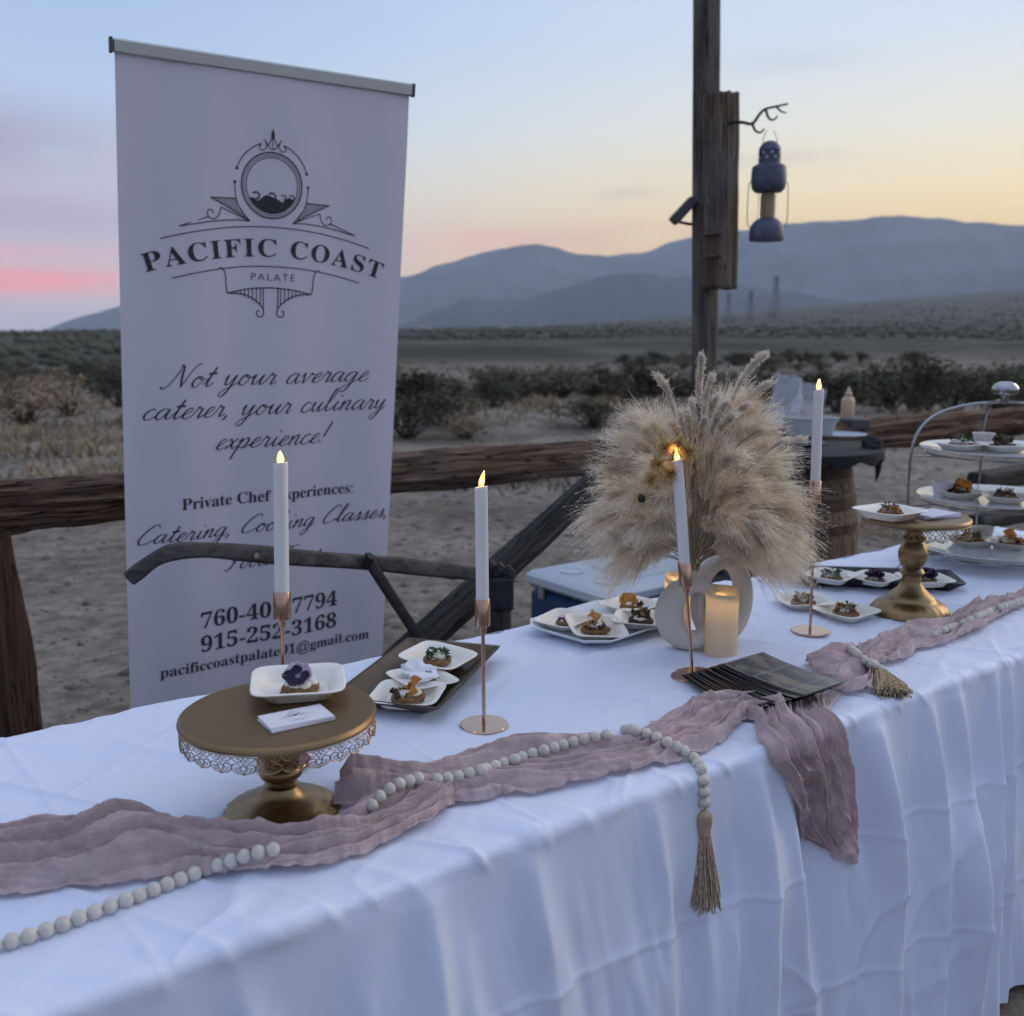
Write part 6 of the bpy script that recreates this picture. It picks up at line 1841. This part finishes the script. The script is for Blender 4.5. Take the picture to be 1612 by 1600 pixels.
# ================================================================== DARK TIMBER RACK BEHIND
rp0 = aty(1550, 760, 5.0)
tr_ = thing('timber_trestle', 'low dark timber trestle with two rails behind the tiered rack', 'trestle', (rp0.x, rp0.y, 0))
TP = tr_.location.copy()
for (ya, yb, th) in ((745, 778, 0.10), (812, 838, 0.075)):
    a = aty(1534, (ya + yb) / 2, 5.0)
    beam('rail', a, a + U3 * 1.5 + Vector((0, 0, 0.01)), 0.09, th, ya, darkW, tr_, n=40, k=20, amp=0.004, bow=0.003, exp=7)
for d in (0.06, 1.4):
    a = aty(1541, 760, 5.06) + U3 * d
    gz = float(ground_z(a.x, a.y))
    beam('post', Vector((a.x, a.y, gz - 0.02)), Vector((a.x, a.y, aty(1541, 729, 5.06).z)), 0.085, 0.10, 77 + int(d), darkW, tr_, n=24, k=16, amp=0.004, exp=7)

# ================================================================== DESERT SCRUB
def bush_meshes(seed, leaf, twig, dry=0.0, nl=850):
    rg = np.random.default_rng(seed)
    nst = 26
    mbx = MB()
    tips = []
    for k in range(nst):
        a = rg.uniform(0, 6.28); lean = rg.uniform(0.1, 1.0)
        h = rg.uniform(0.6, 1.05)
        tip = Vector((math.cos(a) * lean * 0.62, math.sin(a) * lean * 0.62, h * (1 - 0.38 * lean)))
        mid = tip * 0.5 + Vector((0, 0, 0.08))
        mbx.tube([Vector((0.03 * math.cos(a), 0.03 * math.sin(a), -0.03)), mid, tip], [0.014, 0.009, 0.004], 4, caps=False)
        tips += [tip, (mid + tip) / 2, tip * 0.85 + Vector(rg.normal(size=3) * 0.08)]
    T = np.array([tuple(t) for t in tips])
    idx = rg.integers(0, len(T), nl)
    c = T[idx] + rg.normal(size=(nl, 3)) * 0.075
    c[:, 2] = np.maximum(c[:, 2], 0.03)
    d = rg.normal(size=(nl, 3)); d[:, 2] = np.abs(d[:, 2]) * 0.8 + 0.2
    d /= np.linalg.norm(d, axis=1, keepdims=True)
    e = np.cross(d, rg.normal(size=(nl, 3))); e /= np.linalg.norm(e, axis=1, keepdims=True)
    L = rg.uniform(0.045, 0.10, (nl, 1)); w = L * rg.uniform(0.18, 0.40, (nl, 1))
    v = np.stack([c - d * L * .5, c + e * w, c + d * L * .5, c - e * w], 1).reshape(-1, 3)
    f = [(4 * i, 4 * i + 1, 4 * i + 2, 4 * i + 3) for i in range(nl)]
    return mesh('crown', v, f, leaf, False), mbx.me('stems', twig)
twigM = mat('scrub_twig', (0.085, 0.068, 0.05), rough=0.9)
kinds = [('dark green creosote bush in the scrub beyond the fence', mat('creosote_leaf', (0.070, 0.070, 0.044), rough=0.7, rnd=0.35, translucent=0.15, spec=0.2), 'dark green bushes in the scrub'),
         ('olive grey bush in the scrub beyond the fence', mat('olive_leaf', (0.115, 0.108, 0.074), rough=0.8, rnd=0.3, translucent=0.15, spec=0.2), 'olive grey bushes in the scrub'),
         ('dry straw coloured bush in the scrub beyond the fence', mat('dry_brush_leaf', (0.26, 0.20, 0.135), rough=0.9, rnd=0.25, translucent=0.15, spec=0.15), 'dry straw bushes in the scrub')]
protos = []
for i, (lab, lm_, grp) in enumerate(kinds):
    for j in range(3):
        cm_, sm_ = bush_meshes(900 + i * 10 + j, lm_, twigM, nl=900 if i < 2 else 620)
        o = bpy.data.objects.new('desert_bush', None); COL.objects.link(o)
        tag(o, lab, 'bush', grp)
        link('crown', cm_, o); link('stems', sm_, o)
        protos.append([o, i, False])
BUSHN = {}
def put_bush(i, j, x, y, h, wd, rz):
    pr = protos[i * 3 + j]
    if not pr[2]: o = pr[0]; pr[2] = True
    else: o = copy_tree(pr[0])
    o.location = (x, y, float(ground_z(x, y)) - 0.02)
    o.scale = (wd, wd, h); o.rotation_euler = (0, 0, rz)
    px = 806 + F * x / y
    zone = 'left of the banner' if px < 400 else ('between banner and timber post' if px < 1115 else 'between timber post and tiered rack')
    depth = 'near the fence' if y < 22 else ('in the middle scrub' if y < 55 else 'in the farthest scrub')
    o['label'] = f'{["dark green creosote", "olive grey", "dry straw coloured"][i]} bush {depth}, {zone}'
rb_ = random.Random(77)
nb = 0
fixed = [  # kind, pixel of the foot, height m, width m
    (0, 700, 668, 0.75, 1.1), (0, 640, 690, 0.8, 1.2), (0, 935, 672, 0.6, 1.3), (1, 900, 610, 0.9, 1.3), (0, 780, 642, 0.6, 0.9), (0, 655, 650, 1.0, 1.4), (2, 860, 612, 1.1, 1.4), (2, 735, 690, 0.5, 0.9), (1, 690, 640, 0.8, 1.1),
    (2, 40, 668, 0.8, 1.5), (2, 110, 655, 0.9, 1.2), (2, 10, 640, 1.1, 1.6), (0, 165, 625, 1.4, 1.5), (0, 190, 640, 1.1, 1.3), (2, 80, 622, 1.3, 1.4), (1, 20, 610, 1.4, 1.5), (0, 120, 606, 1.5, 1.6),
    (0, 1320, 650, 1.0, 1.4), (0, 1440, 648, 1.5, 1.7), (0, 1500, 645, 1.3, 1.6), (0, 1580, 650, 1.5, 1.8), (0, 1400, 640, 1.4, 1.7), (1, 1240, 640, 0.9, 1.3), (0, 1200, 628, 1.3, 1.5), (0, 1280, 625, 1.4, 1.7), (0, 1610, 640, 1.7, 2.0), (0, 1350, 628, 1.3, 1.6), (0, 1540, 632, 1.5, 1.8), (0, 1470, 628, 1.5, 1.9)]
for (i, px, py, h, wd) in fixed:
    p = onz(px, py, 0)
    for _ in range(6): p = onz(px, py, 0.6 * float(ground_z(p.x, p.y)) + 0.4 * p.z)
    put_bush(i, nb % 3, p.x, p.y, h * 0.75, wd, rb_.uniform(0, 6.28)); nb += 1
tries = 0
while nb < 296 and tries < 9000:
    tries += 1
    a = R(rb_.uniform(-29, 29)); d = 26 + 52 * rb_.random()
    x, y = d * math.sin(a), d * math.cos(a)
    if float(vn(x * 0.06, y * 0.06, 5)) < (-0.12 if d > 36 else 0.05): continue
    r_ = rb_.random()
    left = a < R(-14)
    i = 0 if r_ < (0.40 if left else 0.62) else (1 if r_ < (0.65 if left else 0.88) else 2)
    h = min(rb_.choice((rb_.uniform(0.35, 0.7), rb_.uniform(0.6, 1.3))), (CAMH - float(ground_z(x, y))) - (0.016 + 0.006 * rb_.random()) * d)
    if h < 0.25: continue
    wd = max(h, 0.6) * rb_.uniform(0.9, 1.7)
    put_bush(i, rb_.randrange(3), x, y, h * 0.85, wd * 1.15, rb_.uniform(0, 6.28)); nb += 1
# scrub too far away to tell bush from bush
far_m = mat('far_scrub_leaf', (0.085, 0.083, 0.058), rough=0.9, var=0.5, vscale=0.02, spec=0.1)
iv, if_ = ico(1)
iv = np.array(iv); if_ = np.array(if_)
nF = 9000
rg = np.random.default_rng(4)
an = np.radians(rg.uniform(-34, 34, nF)); ds = 85 * (2600 / 85) ** (rg.random(nF) ** 0.8)
fx, fy = ds * np.sin(an), ds * np.cos(an)
keep = vn(fx * 0.012, fy * 0.006, 15) > -0.16
fx, fy, ds = fx[keep], fy[keep], ds[keep]
sc_ = rg.uniform(0.5, 1.0, len(fx)) * (0.8 + ds / 900)
ctr = np.stack([fx, fy, ground_z(fx, fy) + 0.2 * sc_], -1)
vv_ = ctr[:, None, :] + iv[None] * (sc_[:, None, None] * np.array([1.0, 1.0, 0.62])) * (0.75 + 0.5 * rg.random((len(fx), len(iv), 1)))
ff_ = (if_[None] + (np.arange(len(fx)) * len(iv))[:, None, None]).reshape(-1, 3)
me = bpy.data.meshes.new('far_scrub')
me.vertices.add(vv_.size // 3); me.vertices.foreach_set('co', vv_.astype(np.float32).ravel())
me.loops.add(ff_.size); me.loops.foreach_set('vertex_index', ff_.astype(np.int32).ravel())
me.polygons.add(len(ff_)); me.polygons.foreach_set('loop_start', np.arange(0, ff_.size, 3, dtype=np.int32))
me.update(calc_edges=True); me.materials.append(far_m)
tag(link('far_scrub', me), kind='stuff')
# stones on the sand
nS = 9000
iv0 = np.array([(1, 0, 0), (0, 1, 0), (-1, 0, 0), (0, -1, 0), (0, 0, 1), (0, 0, -1)], float)
if0 = np.array([(0, 1, 4), (1, 2, 4), (2, 3, 4), (3, 0, 4), (1, 0, 5), (2, 1, 5), (3, 2, 5), (0, 3, 5)])
an = np.radians(rg.uniform(-34, 34, nS)); ds = 3.2 + 25 * rg.random(nS) ** 1.3
fx, fy = ds * np.sin(an), ds * np.cos(an)
sc_ = 0.007 + 0.042 * rg.random(nS) ** 6 + ds * 0.0008
vv_ = np.stack([fx, fy, ground_z(fx, fy)], -1)[:, None, :] + iv0[None] * sc_[:, None, None] * (0.6 + 0.8 * rg.random((nS, 6, 1))) * np.array([1, 1, 0.6])
ff_ = (if0[None] + (np.arange(nS) * 6)[:, None, None]).reshape(-1, 3)
me = bpy.data.meshes.new('gravel')
me.vertices.add(vv_.size // 3); me.vertices.foreach_set('co', vv_.astype(np.float32).ravel())
me.loops.add(ff_.size); me.loops.foreach_set('vertex_index', ff_.astype(np.int32).ravel())
me.polygons.add(len(ff_)); me.polygons.foreach_set('loop_start', np.arange(0, ff_.size, 3, dtype=np.int32))
me.update(calc_edges=True); me.materials.append(mat('stone', (0.17, 0.15, 0.13), rough=0.9, var=0.4, vscale=3))
tag(link('gravel', me), kind='stuff')

# dry grass and twigs between the bushes
nT = 7000
an = np.radians(rg.uniform(-31, 31, nT)); ds = 9 + 75 * rg.random(nT) ** 1.1
tx, ty = ds * np.sin(an), ds * np.cos(an)
kp = vn(tx * 0.22, ty * 0.22, 33) > 0.0
tx, ty, ds = tx[kp], ty[kp], ds[kp]
nbld = 9
bx = np.repeat(tx, nbld) + rg.normal(size=len(tx) * nbld) * 0.10; by = np.repeat(ty, nbld) + rg.normal(size=len(tx) * nbld) * 0.10
bz = ground_z(bx, by) - 0.01
hh = np.repeat(rg.uniform(0.05, 0.20, len(tx)), nbld)
dr_ = rg.normal(size=(len(bx), 2)) * 0.5
Q = np.zeros((len(bx), 3, 3))
for i, g_ in enumerate((0, 0.55, 1.0)):
    Q[:, i, 0] = bx + dr_[:, 0] * hh * g_ ** 1.5; Q[:, i, 1] = by + dr_[:, 1] * hh * g_ ** 1.5; Q[:, i, 2] = bz + hh * g_
tag(link('dry_grass', strands_mesh('dry_grass', Q, np.outer(0.008 + 0.0003 * np.repeat(ds, nbld), np.array([1, 0.8, 0.2])), mat('dry_grass_blade', (0.26, 0.205, 0.13), rough=0.9, var=0.5, vscale=0.6, spec=0.1))), kind='stuff')

# ================================================================== FAR AWAY: pylons and houses
pyM = mat('galvanised_steel', (0.10, 0.10, 0.11), rough=0.6, metal=0.3)
for i, (px, ptop, pbot, Y) in enumerate(((1181, 458, 503, 1500), (1220, 436, 500, 1300), (1146, 462, 505, 1650))):
    b_ = aty(px, pbot, Y)
    b_.z = float(ground_z(b_.x, b_.y)) - 0.5
    h = aty(px, ptop, Y).z - b_.z
    t = thing('pylon', ['short lattice pylon in the middle of the far three', 'tallest lattice pylon far beyond the scrub', 'faint lattice pylon nearest the timber post'][i], 'pylon', b_, R(20), 'pylons far across the valley')
    mbp = MB()
    w0, w1 = h * 0.11, h * 0.022
    cor = [(-1, -1), (1, -1), (1, 1), (-1, 1)]
    lv = 7
    for k in range(lv):
        f0, f1 = k / lv, (k + 1) / lv
        a0, a1 = w0 + (w1 - w0) * min(1, f0 * 1.15), w0 + (w1 - w0) * min(1, f1 * 1.15)
        for q_ in range(4):
            c0, c1_ = cor[q_], cor[(q_ + 1) % 4]
            mbp.tube([(c0[0] * a0, c0[1] * a0, h * f0), (c0[0] * a1, c0[1] * a1, h * f1)], 0.42, 4)
            mbp.tube([(c0[0] * a0, c0[1] * a0, h * f0), (c1_[0] * a1, c1_[1] * a1, h * f1)], 0.26, 4)
    mbp.obj('mast', pyM, t, smooth=False)
    ar = MB()
    for f in (0.74, 0.87, 0.98):
        ar.tube([(-h * 0.13, 0, h * f), (h * 0.13, 0, h * f)], 0.4, 4); ar.tube([(-h * 0.13, 0, h * f), (0, 0, h * f + h * 0.04), (h * 0.13, 0, h * f)], 0.26, 4)
    ar.obj('cross_arm', pyM, t, smooth=False)
hw = mat('pale_house_wall', (0.60, 0.57, 0.54), rough=0.8); hr_ = mat('house_roof', (0.22, 0.17, 0.15), rough=0.8); hg = mat('house_window', (0.03, 0.035, 0.04), rough=0.2)
for i, (px, py, Y, s_) in enumerate(((655, 523, 1150, 1.0), (672, 522, 1180, 1.2), (795, 517, 1500, 1.0), (845, 515, 1550, 1.1))):
    b_ = aty(px, py, Y); b_.z = float(ground_z(b_.x, b_.y)) - 0.3
    t = thing('house', ['small pale house far off, nearest the banner edge', 'pale house beside the one nearest the banner edge', 'small pale house in the valley under the foothills', 'pale house in the valley under the highest foothill'][i], 'house', b_, R(15 * i), 'pale houses far across the valley')
    MB().box((0, 0, 2.0 * s_), (9 * s_, 7 * s_, 4 * s_)).obj('wall', hw, t, smooth=False)
    a, b2, z0, z1_ = 5 * s_, 4 * s_, 4.01 * s_, 5.6 * s_
    MB().add([(-a, -b2, z0), (a, -b2, z0), (a, b2, z0), (-a, b2, z0), (-a, 0, z1_), (a, 0, z1_)], [(0, 1, 5, 4), (2, 3, 4, 5), (0, 4, 3), (1, 2, 5), (3, 2, 1, 0)]).obj('roof', hr_, t, smooth=False)
    for x in (-2.5, 2.5): MB().box((x * s_, -3.55 * s_, 2.1 * s_), (1.4 * s_, 0.1, 1.3 * s_)).obj('window', hg, t, smooth=False)
